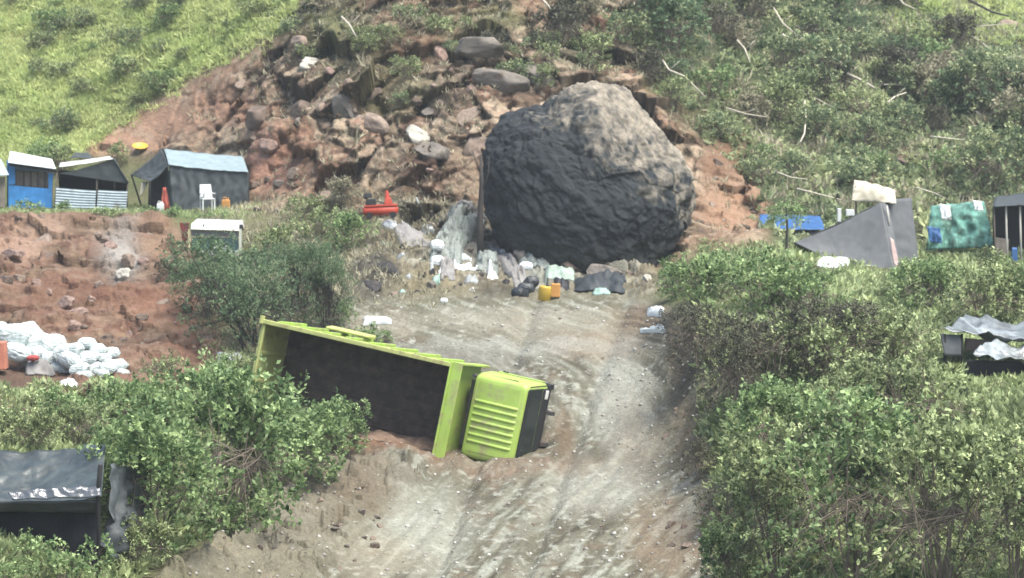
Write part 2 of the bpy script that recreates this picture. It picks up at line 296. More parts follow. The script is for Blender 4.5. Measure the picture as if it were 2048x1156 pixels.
n1 = N.new('ShaderNodeTexNoise'); n1.inputs['Scale'].default_value = 9; n1.inputs['Detail'].default_value = 8; n1.inputs['Roughness'].default_value = .7; Lk.new(tc.outputs['Object'], n1.inputs['Vector'])
mr = N.new('ShaderNodeMapRange'); mr.inputs[1].default_value = .3; mr.inputs[2].default_value = .7; mr.inputs[3].default_value = .72; mr.inputs[4].default_value = 1.25; Lk.new(n1.outputs[0], mr.inputs[0])
mu = N.new('ShaderNodeVectorMath'); mu.operation = 'SCALE'; Lk.new(at.outputs['Color'], mu.inputs[0]); Lk.new(mr.outputs[0], mu.inputs['Scale']); Lk.new(mu.outputs[0], b.inputs['Base Color'])
n3 = N.new('ShaderNodeTexNoise'); n3.inputs['Scale'].default_value = 14; n3.inputs['Detail'].default_value = 8; Lk.new(tc.outputs['Object'], n3.inputs['Vector'])
bp = N.new('ShaderNodeBump'); bp.inputs['Strength'].default_value = .7; bp.inputs['Distance'].default_value = .08; Lk.new(n3.outputs[0], bp.inputs['Height']); Lk.new(bp.outputs[0], b.inputs['Normal'])
g = mk('ground', V.reshape(-1, 3), FC, gm); tag(g, kind='structure'); g.data.polygons.foreach_set('use_smooth', np.ones(len(FC), bool))
ca = g.data.color_attributes.new('soil', 'FLOAT_COLOR', 'POINT'); ca.data.foreach_set('color', colf.ravel())
def gp(px, py):
    """ground point under photo pixel, arrays or scalars"""
    i = np.interp(px, RPX, np.arange(nI)); j = np.interp(-np.asarray(py, float), -RPY, np.arange(nJ))
    i0 = np.clip(np.floor(i).astype(int), 0, nI - 2); j0 = np.clip(np.floor(j).astype(int), 0, nJ - 2); a_, b_ = i - i0, j - j0
    def s(A): return (A[i0, j0] * (1 - a_) + A[i0 + 1, j0] * a_) * (1 - b_) + (A[i0, j0 + 1] * (1 - a_) + A[i0 + 1, j0 + 1] * a_) * b_
    return np.stack([s(GX), s(GY2), s(GZ2)], -1)
def gv(px, py): return Vector(gp(float(px), float(py)).tolist())
def samp(M, px, py):
    i = np.clip(np.interp(px, RPX, np.arange(nI)).astype(int), 0, nI - 1); j = np.clip(np.interp(-py, -RPY, np.arange(nJ)).astype(int), 0, nJ - 1); return M[i, j]
from mathutils.bvhtree import BVHTree
_s = slice(7, 7 + nJ)
_sub = V[4:-4:3, _s][:, ::3]; _n = _sub.shape[:2]; _id = np.arange(_n[0] * _n[1]).reshape(_n)
_f = np.stack([_id[:-1, :-1].ravel(), _id[1:, :-1].ravel(), _id[1:, 1:].ravel(), _id[:-1, 1:].ravel()], 1)
BVH = BVHTree.FromPolygons(_sub.reshape(-1, 3).tolist(), _f.tolist())
def gz(x, y):
    h = BVH.ray_cast(Vector((x, y, 80)), Vector((0, 0, -1))); return h[0].z if h[0] else 0.
# ------------------------------------------------------------------ the overturned truck
lime = mat('lime_paint', (.30, .42, .085), rough=.5, var=.12, scale=1.6, bump=.12, dirt=(.27, .27, .12), dirt_amt=.30, spec=.4, dscale=2.6, coat=.05)
lime_old = mat('faded_yellow_green_paint', (.37, .39, .14), rough=.65, var=.12, scale=3, dirt=(.20, .15, .08), dirt_amt=.22, dscale=2)
steel_in = mat('worn_bed_steel', (.056, .039, .030), rough=.85, var=.4, scale=3.5, bump=.5, dirt=(.095, .068, .05), dirt_amt=.28, dscale=3.2)
muddy = mat('muddy_steel', (.10, .075, .055), rough=.9, var=.3, dirt=(.16, .12, .09), dirt_amt=.3)
black = mat('black_rubber', (.02, .021, .022), rough=.7)
chas = mat('chassis_steel', (.05, .05, .05), rough=.6, dirt=(.16, .10, .07), dirt_amt=.25)
glass = mat('dark_glass', (.012, .02, .02), rough=.15, var=.02, bump=0, spec=.6)
A_, TH, PH = math.radians(24), math.radians(12.2), math.radians(11.0)
Rv = Vector((1, 0, 0)); Uv = Vector((0, -s_, c_)); Tv = Vector((0, -c_, -s_))
Lx = math.cos(A_) * (math.cos(TH) * Rv - math.sin(TH) * Uv) + math.sin(A_) * Tv; Lx.normalize()
be = math.atan(-math.sin(PH - TH) / math.tan(A_)) - math.radians(1.5)
Sy = math.cos(be) * (math.sin(PH) * Rv + math.cos(PH) * Uv) + math.sin(be) * Tv
Sy = (Sy - Sy.dot(Lx) * Lx).normalized(); Nz = Lx.cross(Sy).normalized()
if Nz.y > 0: Nz = -Nz
anchor = W(903, 729, 68.4)      # front upper corner of the bed's rim
RM = Matrix((Lx, Sy, Nz)).transposed() if Lx.cross(Sy).dot(Nz) > 0 else Matrix((Lx, -Sy, Nz)).transposed()
SG = 1 if Lx.cross(Sy).dot(Nz) > 0 else -1
RIM, FLO, LEN = 2.95, 1.5, 5.7
org = anchor - (RM @ Vector((LEN, SG * 1.22, RIM)))
tr = empty('dump_truck', org, 'lime green dump truck lying on its side across the dirt track', 'truck')
tr.rotation_euler = RM.to_euler()
U = SG  # +U*y is the side that now points up
def tb(): return MB()
# bed: floor, two sides, all hollow
m = tb(); m.box(0, LEN, -1.17, 1.17, FLO - .06, FLO); bedf = m.obj('bed_floor', steel_in, tr)
for k in range(7):
    yk = -.98 + .32 * k; m = tb(); m.box(.05, LEN - .05, yk - .03, yk + .03, FLO + .001, FLO + .03, 0, .012); m.obj('floor_rib', steel_in, bedf)
for sgn in (1, -1):
    y0, y1 = sorted((sgn * 1.172, sgn * 1.235))
    m = tb(); m.box(0, LEN, y0, y1, FLO - .1, RIM); w_ = m.obj('side_wall', lime, tr, bevel=.01)
    yi0, yi1 = sorted((sgn * 1.160, sgn * 1.169)); m = tb(); m.box(.04, LEN - .04, yi0, yi1, FLO + .002, RIM - .07); m.obj('inner_lining', steel_in, tr)
    yr = sgn * 1.215; m = tb(); m.box(-.04, LEN + .02, min(yr - .06, yr + .06), max(yr - .06, yr + .06), RIM + .001, RIM + .11); m.obj('top_rail', muddy if sgn != U else lime_old, tr, bevel=.015)
    for k in range(8):
        x = .35 + k * .7; ya, yb = sorted((sgn * 1.237, sgn * 1.31)); m = tb(); m.box(x, x + .1, ya, yb, FLO - .08, RIM - .02); m.obj('side_rib', lime, tr, bevel=.01)
# headboard with folded edges and stub canopy
m = tb(); m.box(LEN, LEN + .06, -1.30, 1.30, FLO - .35, RIM + .10); hb = m.obj('headboard', lime, tr, bevel=.012)
m = tb(); m.box(LEN + .061, LEN + .34, -1.31, 1.31, RIM + .0, RIM + .05); m.obj('headboard_flange', lime, tr, bevel=.012)
for sgn in (1, -1):
    ya, yb = sorted((sgn * 1.25, sgn * 1.305)); m = tb(); m.box(LEN + .061, LEN + .30, ya, yb, FLO - .33, RIM - .003); m.obj('headboard_return', lime, tr, bevel=.01)
m = tb(); m.box(LEN - .012, LEN - .002, -1.15, 1.15, FLO + .002, RIM - .03); m.obj('headboard_lining', steel_in, tr)
# tailgate
m = tb(); m.box(-.10, -.03, -1.22, 1.22, FLO - .15, RIM + .02); tg = m.obj('tailgate', lime_old, tr, bevel=.012)
for yy in (-1.16, -.42, .36, 1.12):
    m = tb(); m.box(-.028, .03, yy - .05, yy + .05, FLO + .01, RIM - .04); m.obj('tailgate_rib', lime_old, tg, bevel=.01)
m = tb(); m.box(-.028, .035, -1.15, 1.15, RIM - .03, RIM + .06); m.obj('tailgate_top_bar', lime_old, tg, bevel=.015)
for sgn in (1, -1):
    m = tb(); m.tube([(-.08, sgn * 1.15, RIM + .08), (-.08, sgn * 1.36, RIM + .08)], .07, 10); m.obj('hinge', lime_old, tg)
# toolbox / spare frame bolted along the upper side
m = tb(); ya, yb = sorted((U * 1.312, U * 1.44)); m.box(1.3, 2.7, ya, yb, FLO + .1, FLO + .55, .05, .03); m.obj('side_step_frame', lime_old, tr, bevel=.03)
# chassis
for sgn in (1, -1):
    m = tb(); m.box(-.2, 8.0, sgn * .42 - .05, sgn * .42 + .05, .88, 1.15); m.obj('chassis_rail', chas, tr)
for x in (.3, 1.8, 3.3, 4.8, 5.9):
    m = tb(); m.box(x, x + .12, -.369, .369, .95, 1.1); m.obj('cross_member', chas, tr)
for x in (.5, 2.2, 3.9, 5.3): 
    m = tb(); m.box(x, x + .14, -1.1, 1.1, 1.152, FLO - .062); m.obj('bed_bearer', chas, tr)
def wheel(x, y, wd):
    m = tb(); R_ = .5; prof = [(R_ * .55, -wd / 2), (R_ * .9, -wd / 2), (R_, -wd / 2 + .05), (R_, wd / 2 - .05), (R_ * .9, wd / 2), (R_ * .55, wd / 2)]
    n = 28; Vv = []; Ff = []
    for k in range(n):
        t = 2 * math.pi * k / n
        for r_, yy in prof: Vv.append((x + r_ * math.cos(t), y + yy, .5 + r_ * math.sin(t)))
    for k in range(n):
        for i in range(5): a0 = k * 6 + i; b0 = ((k + 1) % n) * 6 + i; Ff.append((a0, a0 + 1, b0 + 1, b0))
    m.add(Vv, Ff); wh = m.obj('wheel', black, tr, smooth=True)
    m = tb(); m.tube([(x, y - wd / 2 + .04, .5), (x, y + wd / 2 - .04, .5)], [.28, .28], 20); m.tube([(x, y - wd / 2 - .02, .5), (x, y + wd / 2 + .02, .5)], [.1, .1], 12); m.obj('rim', lime_old, wh)
for x in (1.4, 2.75): 
    for sgn in (1, -1): wheel(x, sgn * .93, .30); 
    for sgn in (1, -1): wheel(x, sgn * .60 if False else sgn * 1.24 if False else sgn * .62, .28) if False else None
    m = tb(); m.tube([(x, -.78, .5), (x, .78, .5)], .09, 10); m.obj('axle', chas, tr)
for sgn in (1, -1): wheel(7.0, sgn * 1.0, .28)
m = tb(); m.tube([(7.0, -.85, .5), (7.0, .85, .5)], .07, 10); m.obj('axle', chas, tr)
m = tb(); ya, yb = sorted((U * .55, U * 1.05)); m.box(4.2, 5.2, ya, yb, .55, 1.1); m.obj('fuel_tank', chas, tr, bevel=.08)
# cab: lofted rounded shell, roof towards the viewer
CX0, CX1, RZ = 6.13, 7.82, 2.42
def ring(x0, x1, hy, z, r=.16, n=5):
    P = []
    for cx, cy, a0 in ((x1 - r, hy - r, 0), (x0 + r, hy - r, 90), (x0 + r, -hy + r, 180), (x1 - r, -hy + r, 270)):
        for k in range(n): t = math.radians(a0 + 90 * k / (n - 1)); P.append((cx + r * math.cos(t), cy + r * math.sin(t), z))
    return P
secs = [ring(CX0, CX1 - .02, 1.14, 1.22), ring(CX0, CX1 + .02, 1.20, 1.34), ring(CX0, CX1 + .03, 1.21, 1.6), ring(CX0 + .02, CX1 - .03, 1.16, 2.1), ring(CX0 + .05, CX1 - .07, 1.12, RZ - .12), ring(CX0 + .09, CX1 - .12, 1.07, RZ - .03, .14), ring(CX0 + .15, CX1 - .19, 1.0, RZ, .12)]
m = tb(); n = len(secs[0])
for s__ in secs: m.v += s__
for i in range(len(secs) - 1):
    for k in range(n): k2 = (k + 1) % n; m.f.append((i * n + k, i * n + k2, (i + 1) * n + k2, (i + 1) * n + k))
m.f.append(tuple(range(n))[::-1]); m.f.append(tuple((len(secs) - 1) * n + k for k in range(n)))
cab = m.obj('cab', lime, tr, smooth=True)
cab.modifiers.new('b', 'BEVEL').width = .015
# pressed roof ribs: one panel
xa, xb = CX0 + .17, CX1 - .21; ny = 161; Vv = []; Ff = []
for j in range(ny):
    y = -.92 + 1.84 * j / (ny - 1); uy = y * U
    h = .012 + (.036 * max(0, math.sin((uy + .70) / 1.25 * 14 * math.pi)) ** .8 if -.70 < uy < .55 else 0)
    e_ = .9 if abs(y) > .88 else 1
    Vv += [(xa, y, RZ - .01), (xa + .07, y, RZ + h * e_), (xb - .07, y, RZ + h * e_), (xb, y, RZ - .01)]
for j in range(ny - 1):
    for k in range(3): a0 = j * 4 + k; Ff.append((a0, a0 + 1, a0 + 5, a0 + 4))
m = tb(); m.add(Vv, Ff); m.obj('ribbed_roof_panel', lime, cab, smooth=True)
def quadplate(pts, th, nrm, name, mt, par, bev=0):
    nrm = Vector(nrm).normalized() * th; P = [Vector(p) for p in pts]; m = tb(); m.hexa([p for p in P] + [p + nrm for p in P]); return m.obj(name, mt, par, bevel=bev)
# windscreen, leaning plate just proud of the shell's front
quadplate([(CX1 + .025, -1.06, 1.66), (CX1 + .025, 1.06, 1.66), (CX1 - .06, 1.0, 2.27), (CX1 - .06, -1.0, 2.27)], .03, (1, 0, .2), 'windscreen', glass, cab)
quadplate([(CX1 - .045, -1.0, 2.24), (CX1 - .045, 1.0, 2.24), (CX1 - .07, .98, 2.34), (CX1 - .07, -.98, 2.34)], .04, (1, 0, .3), 'sun_visor', black, cab)
m = tb(); m.box(CX1 - .02, CX1 + .07, -1.06, 1.06, 1.30, 1.60); m.obj('grille', black, cab, bevel=.03)
m = tb(); m.box(CX1 - .15, CX1 + .03, -1.2, 1.2, 1.05, 1.2); m.obj('bumper', black, cab, bevel=.05)
for sgn in (1, -1):
    m = tb(); m.box(CX1 + .05, CX1 + .10, sgn * .9 - .12, sgn * .9 + .12, 1.36, 1.52); m.obj('headlight', mat('lamp_glass', (.6, .6, .55), rough=.2), cab, bevel=.02)
    q = lambda x, yy, z: (x, sgn * yy, z)
    d = quadplate([q(CX0 + .3, 1.205, 1.3), q(CX1 - .1, 1.205, 1.3), q(CX1 - .1, 1.205, 1.52), q(CX0 + .3, 1.205, 1.52)], .03, (0, sgn, 0), 'door', lime, cab, .01)
    quadplate([q(CX0 + .5, 1.2, 1.48), q(CX1 - .18, 1.2, 1.48), q(CX1 - .26, 1.16, 1.86), q(CX0 + .5, 1.16, 1.86)], .02, (0, sgn, .15), 'side_window', glass, d)
    m = tb(); m.box(CX0 + .4, CX0 + .55, sgn * 1.25 - .02, sgn * 1.25 + .02, 1.4, 1.44); m.obj('handle', black, d)
m = tb(); m.tube([(CX0 + .35, U * 1.11, RZ - .19), (CX1 - .45, U * 1.13, RZ - .17)], .022, 8); m.obj('drip_rail', black, cab)
m = tb(); m.box(CX0 + .015, CX0 + .06, -.42, .42, 2.0, 2.28); m.obj('rear_window', glass, cab)
m = tb(); m.tube([(CX1 - .1, U * 1.05, RZ - .2), (CX1 + .35, U * 1.18, RZ - .05), (CX1 + .50, U * 1.22, RZ - .12)], .015, 6); m.obj('mirror_arm', black, cab)
m = tb(); m.box(CX1 + .48, CX1 + .53, min(U * 1.12, U * 1.26), max(U * 1.12, U * 1.26), RZ - .30, RZ - .08); m.obj('mirror', black, cab, bevel=.02)
m = tb(); m.box(5.88, 6.0, -.9, .9, 1.16, 1.9); m.obj('air_tank_frame', chas, tr, bevel=.03)
m = tb(); m.tube([(6.05, U * 1.0, 1.1), (6.05, U * 1.02, 2.2)], .05, 10); m.obj('exhaust_pipe', chas, tr)
print('truck proj rim tail', proj(org + RM @ Vector((0, U * 1.22, RIM))), 'rim front', proj(org + RM @ Vector((LEN, U * 1.22, RIM))), 'rim front low', proj(org + RM @ Vector((LEN, -U * 1.22, RIM))), 'cab', proj(org + RM @ Vector((CX0 + .2, U * .95, RZ))), proj(org + RM @ Vector((CX1 - .2, -U * .95, RZ))), proj(org + RM @ Vector((CX1 + .2, U * 1.2, .8))))
for xx, zz in ((0, RIM), (LEN, RIM), (LEN, FLO), (0, FLO), (8.1, RZ), (8.1, .8)):
    p = org + RM @ Vector((xx, -U * 1.24, zz)); print('low corner', xx, zz, 'clearance', round(p.z - gz(p.x, p.y), 2))
# ------------------------------------------------------------------ the giant boulder
def ico(n):
    bm = bmesh.new(); bmesh.ops.create_icosphere(bm, subdivisions=n, radius=1); v = np.array([x.co[:] for x in bm.verts]); f = np.array([[q.index for q in p.verts] for p in bm.faces]); bm.free(); return v, f
bc = W(1180, 372, 88.5); sc = F / 88.5
OUT = [(1392,400),(1386,350),(1345,292),(1292,232),(1244,178),(1200,163),(1140,172),(1085,212),(1010,232),(972,275),(962,335),(970,410),(992,480),(1040,540),(1110,578),(1190,596),(1290,572),(1345,500),(1378,448)]
th = np.array([math.atan2(-(y - 372), x - 1180) for x, y in OUT]); rr = np.array([math.hypot(x - 1180, y - 372) / sc for x, y in OUT])
o_ = np.argsort(th); th, rr = th[o_], rr[o_]; th = np.concatenate([th - 2 * np.pi, th, th + 2 * np.pi]); rr = np.tile(rr, 3)
v, f = ico(8); ang = np.arctan2(v[:, 2], v[:, 0]); rho = np.hypot(v[:, 0], v[:, 2]); r_ = np.interp(ang, th, rr)
dep = np.where(v[:, 1] < 0, 2.7, 3.0)
x, z = np.cos(ang) * r_ * rho, np.sin(ang) * r_ * rho; y = v[:, 1] * dep + .16 * np.maximum(z, -1.8)
dsp = .05 * fbm(v[:, 0] * 1.6, v[:, 1] * 1.6, v[:, 2] * 1.6, 4, True) + .05 * fbm(v[:, 0] * 7, v[:, 1] * 7, v[:, 2] * 7 + v[:, 0] * 3, 4) - .05 + .11 * np.minimum(np.abs(fbm(v[:, 0] * 2.3 + 5, v[:, 1] * 2.3, v[:, 2] * 3.0 + v[:, 0], 3)), .2) - .018 * np.abs(fbm(v[:, 0] * 14, v[:, 1] * 14, v[:, 2] * 14, 3))
bm_ = bpy.data.materials.new('sooty_shaded_boulder_stone'); bm_.use_nodes = True; N = bm_.node_tree.nodes; Lk = bm_.node_tree.links; b = N['Principled BSDF']; b.inputs['Roughness'].default_value = .85; b.inputs['Specular IOR Level'].default_value = .25
at = N.new('ShaderNodeAttribute'); at.attribute_name = 'soil'; tc = N.new('ShaderNodeTexCoord'); n1 = N.new('ShaderNodeTexNoise'); n1.inputs['Scale'].default_value = 2.6; n1.inputs['Detail'].default_value = 10; n1.inputs['Roughness'].default_value = .7; Lk.new(tc.outputs['Object'], n1.inputs['Vector'])
mr = N.new('ShaderNodeMapRange'); mr.inputs[1].default_value = .3; mr.inputs[2].default_value = .7; mr.inputs[3].default_value = .6; mr.inputs[4].default_value = 1.45; Lk.new(n1.outputs[0], mr.inputs[0])
mu = N.new('ShaderNodeVectorMath'); mu.operation = 'SCALE'; Lk.new(at.outputs['Color'], mu.inputs[0]); Lk.new(mr.outputs[0], mu.inputs['Scale']); Lk.new(mu.outputs[0], b.inputs['Base Color'])
bp = N.new('ShaderNodeBump'); bp.inputs['Strength'].default_value = .5; bp.inputs['Distance'].default_value = .08; Lk.new(n1.outputs[0], bp.inputs['Height']); Lk.new(bp.outputs[0], b.inputs['Normal'])
q_ = [v[:, i] * 3.4 + .25 * fbm(v[:, 0] * 3 + i, v[:, 1] * 3, v[:, 2] * 3, 3) for i in range(3)]; hb1, cb1, tb1 = cells(q_[0], q_[1], q_[2] * 1.2, 1.6, 5); hb2, cb2, tb2 = cells(q_[0], q_[1], q_[2] * 1.6, .55, 6)
dsp = dsp + .016 * (hb1 - .5) * 1. + .004 * (hb2 - .5) - .006 * (1 - cb1) - .002 * (1 - cb2)
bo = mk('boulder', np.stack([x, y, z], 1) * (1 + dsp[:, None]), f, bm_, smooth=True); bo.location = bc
tag(bo, 'giant rounded boulder, charcoal black below and pale grey on its upper right, above the track', 'boulder')
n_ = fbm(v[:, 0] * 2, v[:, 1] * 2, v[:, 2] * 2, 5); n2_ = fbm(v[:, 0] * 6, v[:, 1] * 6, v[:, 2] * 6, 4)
# pale stone and painted light upper right, soot stain and painted shade elsewhere
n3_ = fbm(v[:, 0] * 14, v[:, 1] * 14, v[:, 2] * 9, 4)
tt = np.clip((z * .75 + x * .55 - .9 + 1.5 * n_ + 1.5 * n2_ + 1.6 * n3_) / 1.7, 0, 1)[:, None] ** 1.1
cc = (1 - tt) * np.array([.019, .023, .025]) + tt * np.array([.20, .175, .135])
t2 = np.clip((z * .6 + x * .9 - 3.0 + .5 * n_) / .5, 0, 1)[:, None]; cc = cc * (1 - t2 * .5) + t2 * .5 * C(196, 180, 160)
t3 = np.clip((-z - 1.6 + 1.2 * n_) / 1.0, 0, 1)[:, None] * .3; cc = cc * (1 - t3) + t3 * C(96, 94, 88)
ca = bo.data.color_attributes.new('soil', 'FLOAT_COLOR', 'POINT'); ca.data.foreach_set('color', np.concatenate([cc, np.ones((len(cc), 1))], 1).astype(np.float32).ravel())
# ------------------------------------------------------------------ rocks
def rock_mesh(seed, n=4):
    r = np.random.RandomState(seed); v, f = ico(n); v = v * np.array([1, .8, .75]) 
    for k in range(15):
        d = r.normal(size=3); d /= np.linalg.norm(d); h = r.uniform(.36, .72); q = v @ d; v = v - np.maximum(q - h, 0)[:, None] * d * .97
    v = v * (1 + .07 * fbm(v[:, 0] * 2 + seed, v[:, 1] * 2, v[:, 2] * 2, 4, True)[:, None] + .03 * fbm(v[:, 0] * 8 + seed, v[:, 1] * 8, v[:, 2] * 8, 2)[:, None])
    return v, f
RC = {'tan': (.21, .165, .13), 'grey': (.15, .135, .115), 'pale': (.38, .365, .31), 'brown': (.13, .10, .08), 'dark': (.045, .043, .042), 'pink': (.24, .17, .14)}
RMt = {k: mat(k + '_rock', c, rough=.95, var=.4, scale=2.2, bump=.9, bscale=5, dirt=(.10, .075, .055), dirt_amt=.2, dscale=2.5, spec=.15) for k, c in RC.items()}
RMe = {}
def rock(px, py, wpx, hpx, kind, label, seed, group=None, sink=.25, tilt=None):
    p = gv(px, py + hpx * .3); sc_ = F / p.y
    key = (kind, seed % 7)
    if key not in RMe:
        v, f = rock_mesh(seed % 7 + 3); RMe[key] = mk('rock', v, f, RMt[kind], smooth=False, link=False).data
    o = bpy.data.objects.new('rock', RMe[key]); COL.objects.link(o); r = random.Random(seed * 13 + 5)
    sx, sz = wpx / sc_ * .58, hpx / sc_ * .66
    o.location = p + Vector((0, .12 * sx, -(sink - .25) * sz)); o.scale = (sx, (sx + sz) * .5, sz)
    o.rotation_euler = (r.uniform(-.3, .3), tilt if tilt is not None else r.uniform(-.4, .4), r.uniform(0, 6.28) if tilt is None else r.uniform(-.3, .3))
    return tag(o, label, 'rock', group)
for i, a in enumerate([
 (838,250,70,62,'pale','white and grey round rock in the middle of the red slope'),
 (745,248,70,46,'tan','oval tan rock tilted to the right, left of the white rock'),
 (948,285,60,80,'tan','upright tan slab of rock touching the left side of the giant boulder'),
 (965,108,150,56,'grey','wide grey ledge rock with a pale top above the giant boulder'),
 (1000,165,150,60,'grey','dark grey layered rock under the wide pale ledge'),
 (1075,150,90,70,'grey','blocky grey rock at the upper left shoulder of the giant boulder'),
 (620,128,60,40,'pale','pale yellowish rock high on the left rim of the slope'),
 (565,150,50,34,'tan','small pale tan rock beside the grass edge'),
 (600,90,60,34,'tan','flat tan rock under the grassy top'),
 (605,215,56,60,'brown','round brown rock with a hollow below the pale rim rock'),
 (520,230,70,60,'brown','large half buried brown rock at the left of the slope'),
 (690,215,60,70,'grey','tall greyish rock standing in the middle of the slope'),
 (868,318,74,46,'grey','long dark grey rock slab just below the white rock'),
 (850,300,30,26,'pale','small pale stone lying under the white rock'),
 (940,215,50,60,'tan','tan block below the dark overhang'),
 (740,175,60,40,'brown','brown rock under the olive grass patch'),
 (880,90,50,70,'pink','pinkish rock column near the top of the slope'),
 (540,300,44,36,'pink','pink rock low on the slope right of the dark tent'),
 (590,345,40,30,'tan','small tan rock low on the slope'),
 (1800,330,50,30,'brown','brown rock among the shrubs above the grey tent'),
 (2010,50,90,36,'tan','flat pinkish rock in the bright grass of the upper right corner'),
 (85,470,70,40,'tan','rounded tan rock in the red bank below the blue shack'),
 (30,505,90,34,'pink','wide pink rock ledge low in the left red bank'),
 (250,540,50,34,'pale','pale grey rock at the foot of the red bank'),
 (1050,520,60,60,'grey','grey rock under the left foot of the giant boulder'),
 (1210,560,100,44,'grey','low grey rock slab beneath the giant boulder by the track'),
 (1140,540,60,40,'brown','brown rock wedged under the giant boulder'),
 (770,545,70,56,'dark','blackened rock at the left edge of the debris heap'),
 (740,580,60,34,'dark','flat blackened stone on the edge of the upper track')]): rock(*a[:5], a[5], i + 1)
rg = random.Random(4); zones = [
 (450,960,80,430,40,'rocks scattered over the red slope','broken brown rock lodged in the red slope left of the giant boulder',['brown','tan','pink','grey','brown'],(14,40)),
 (0,420,440,700,60,'rocks in the left red bank','rough reddish rock sticking out of the red bank under the shacks',['brown','pink','tan'],(12,44)),
 (1250,1520,150,480,20,'rocks right of the giant boulder','small rock on the earth slope right of the giant boulder',['tan','brown'],(10,26)),
 (1500,2048,60,380,34,'rocks among the hillside shrubs','small rock between shrubs on the right hillside',['tan','grey','brown'],(8,26)),
 (770,1300,470,596,60,'stones under the giant boulder','grey stone in the rubble below the giant boulder',['grey','tan','dark','pale'],(8,30)),
 (440,760,930,1150,52,'stones on the left road bank','earthy stone on the bank at the left edge of the track',['tan','brown','grey','grey'],(6,26)),
 (1330,1450,700,1150,22,'stones on the right road bank','earthy stone at the right edge of the track',['tan','brown'],(8,26)),
 (700,1380,610,1150,26,'loose stones on the track','loose pale stone lying on the dirt track',['pale','tan','grey'],(5,13))]
for z0 in zones:
    for k in range(z0[4]):
        for _ in range(20):
            x, y = rg.uniform(z0[0], z0[1]), rg.uniform(z0[2], z0[3])
            if z0[7][0] == 'brown' and samp(M_cliff + M_bank, x, y) < .6: continue
            if 880 < x < 1400 and 200 < y < 500: continue
            if 540 < x < 1130 and 640 < y < 930: continue
            break
        wd = rg.uniform(*z0[8]); rock(x, y, wd, wd * rg.uniform(.5, .95), rg.choice(z0[7]), z0[6], rg.randint(30, 999), z0[5])
# gravel: countless pebbles on the track and the banks
r = np.random.RandomState(5); n = 5000
gx, gy = r.uniform(380, 1500, n), r.uniform(430, 1180, n); keep = r.rand(n) < samp(np.clip(M_road * .8 + M_berm + M_cut + M_cliff * .8 + .05, 0, 1), gx, gy); gx, gy = gx[keep], gy[keep]
P = gp(gx, gy); n = len(P); base = np.array([(1, 0, 0), (-1, 0, 0), (0, 1, 0), (0, -1, 0), (0, 0, 1), (0, 0, -1)], float); fo = np.array([(0, 2, 4), (2, 1, 4), (1, 3, 4), (3, 0, 4), (2, 0, 5), (1, 2, 5), (3, 1, 5), (0, 3, 5)])
sz = (.015 + .075 * r.rand(n) ** 4)[:, None, None]; Vp = base[None] * sz * r.uniform(.5, 1.2, (n, 6, 1)) ; th_ = r.rand(n) * 6.28; c1, s1 = np.cos(th_)[:, None], np.sin(th_)[:, None]
Vp = np.stack([Vp[..., 0] * c1 - Vp[..., 1] * s1, Vp[..., 0] * s1 + Vp[..., 1] * c1, Vp[..., 2] * .7], -1) + P[:, None] 
o = mk('gravel', Vp.reshape(-1, 3), (fo[None] + 6 * np.arange(n)[:, None, None]).reshape(-1, 3), mat('gravel', (.19, .175, .15), rough=.95, attr=(.40, .39, .35), bump=0), face_val=np.repeat(r.rand(n) ** 1.5, 8))
tag(o, kind='stuff', label='loose pebbles and clods strewn over the dirt track and its banks', cat='gravel')
# ------------------------------------------------------------------ plants
KC = 1.0
LM = {'fresh': mat('fresh_leaf', (.055, .105, .034), rough=.5, var=.1, bump=0, transl=.35, attr=(.40, .52, .23)),  # base colours darkened for painted depth, attr colours carry leaf highlights
 'olive': mat('olive_leaf', (.07, .092, .036), rough=.55, var=.12, bump=0, transl=.3, attr=(.48, .56, .27)),
 'dark': mat('shade_darkened_leaf', (.04, .041, .028), rough=.7, var=.15, bump=0, transl=.2, attr=(.16, .155, .10)),  # leaf colour darkened to carry hedge shade, brown from the twigs
 'fine': mat('fine_grey_green_leaf', (.045, .085, .04), rough=.7, var=.12, bump=0, transl=.35, attr=(.22, .30, .16)),
 'hill': mat('hill_leaf', (.06, .11, .055), rough=.7, var=.2, bump=0, transl=.3, attr=(.46, .50, .26)),
 'grass': mat('meadow_grass', (.27, .36, .11), rough=.8, var=.3, scale=.35, bump=0, transl=.45, attr=(.66, .70, .34)),
 'straw': mat('dry_straw', (.18, .17, .105), rough=.85, var=.2, bump=0, transl=.2, attr=(.40, .37, .26))}
bark = mat('bark', (.17, .14, .11), rough=.95, var=.3); barkd = mat('dark_bark', (.045, .04, .036), rough=.95); barkp = mat('pale_bare_wood', (.44, .40, .32), rough=.9, var=.2)
def kites(P, Dr, L, Wd, r, fold=.0):
    n = len(P); Dr = Dr / np.linalg.norm(Dr, axis=1)[:, None]; q = r.normal(size=(n, 3)) * .55 + np.array([0, 0, 1.]); S = np.cross(Dr, q); S /= np.linalg.norm(S, axis=1)[:, None] + 1e-9
    droop = np.zeros((n, 3)); droop[:, 2] = -fold * L
    mid = P + Dr * (L * .45)[:, None]
    V_ = np.stack([P, mid + S * (Wd / 2)[:, None], P + Dr * L[:, None] + droop, mid - S * (Wd / 2)[:, None]], 1)
    return V_.reshape(-1, 3), np.arange(4 * n).reshape(n, 4)
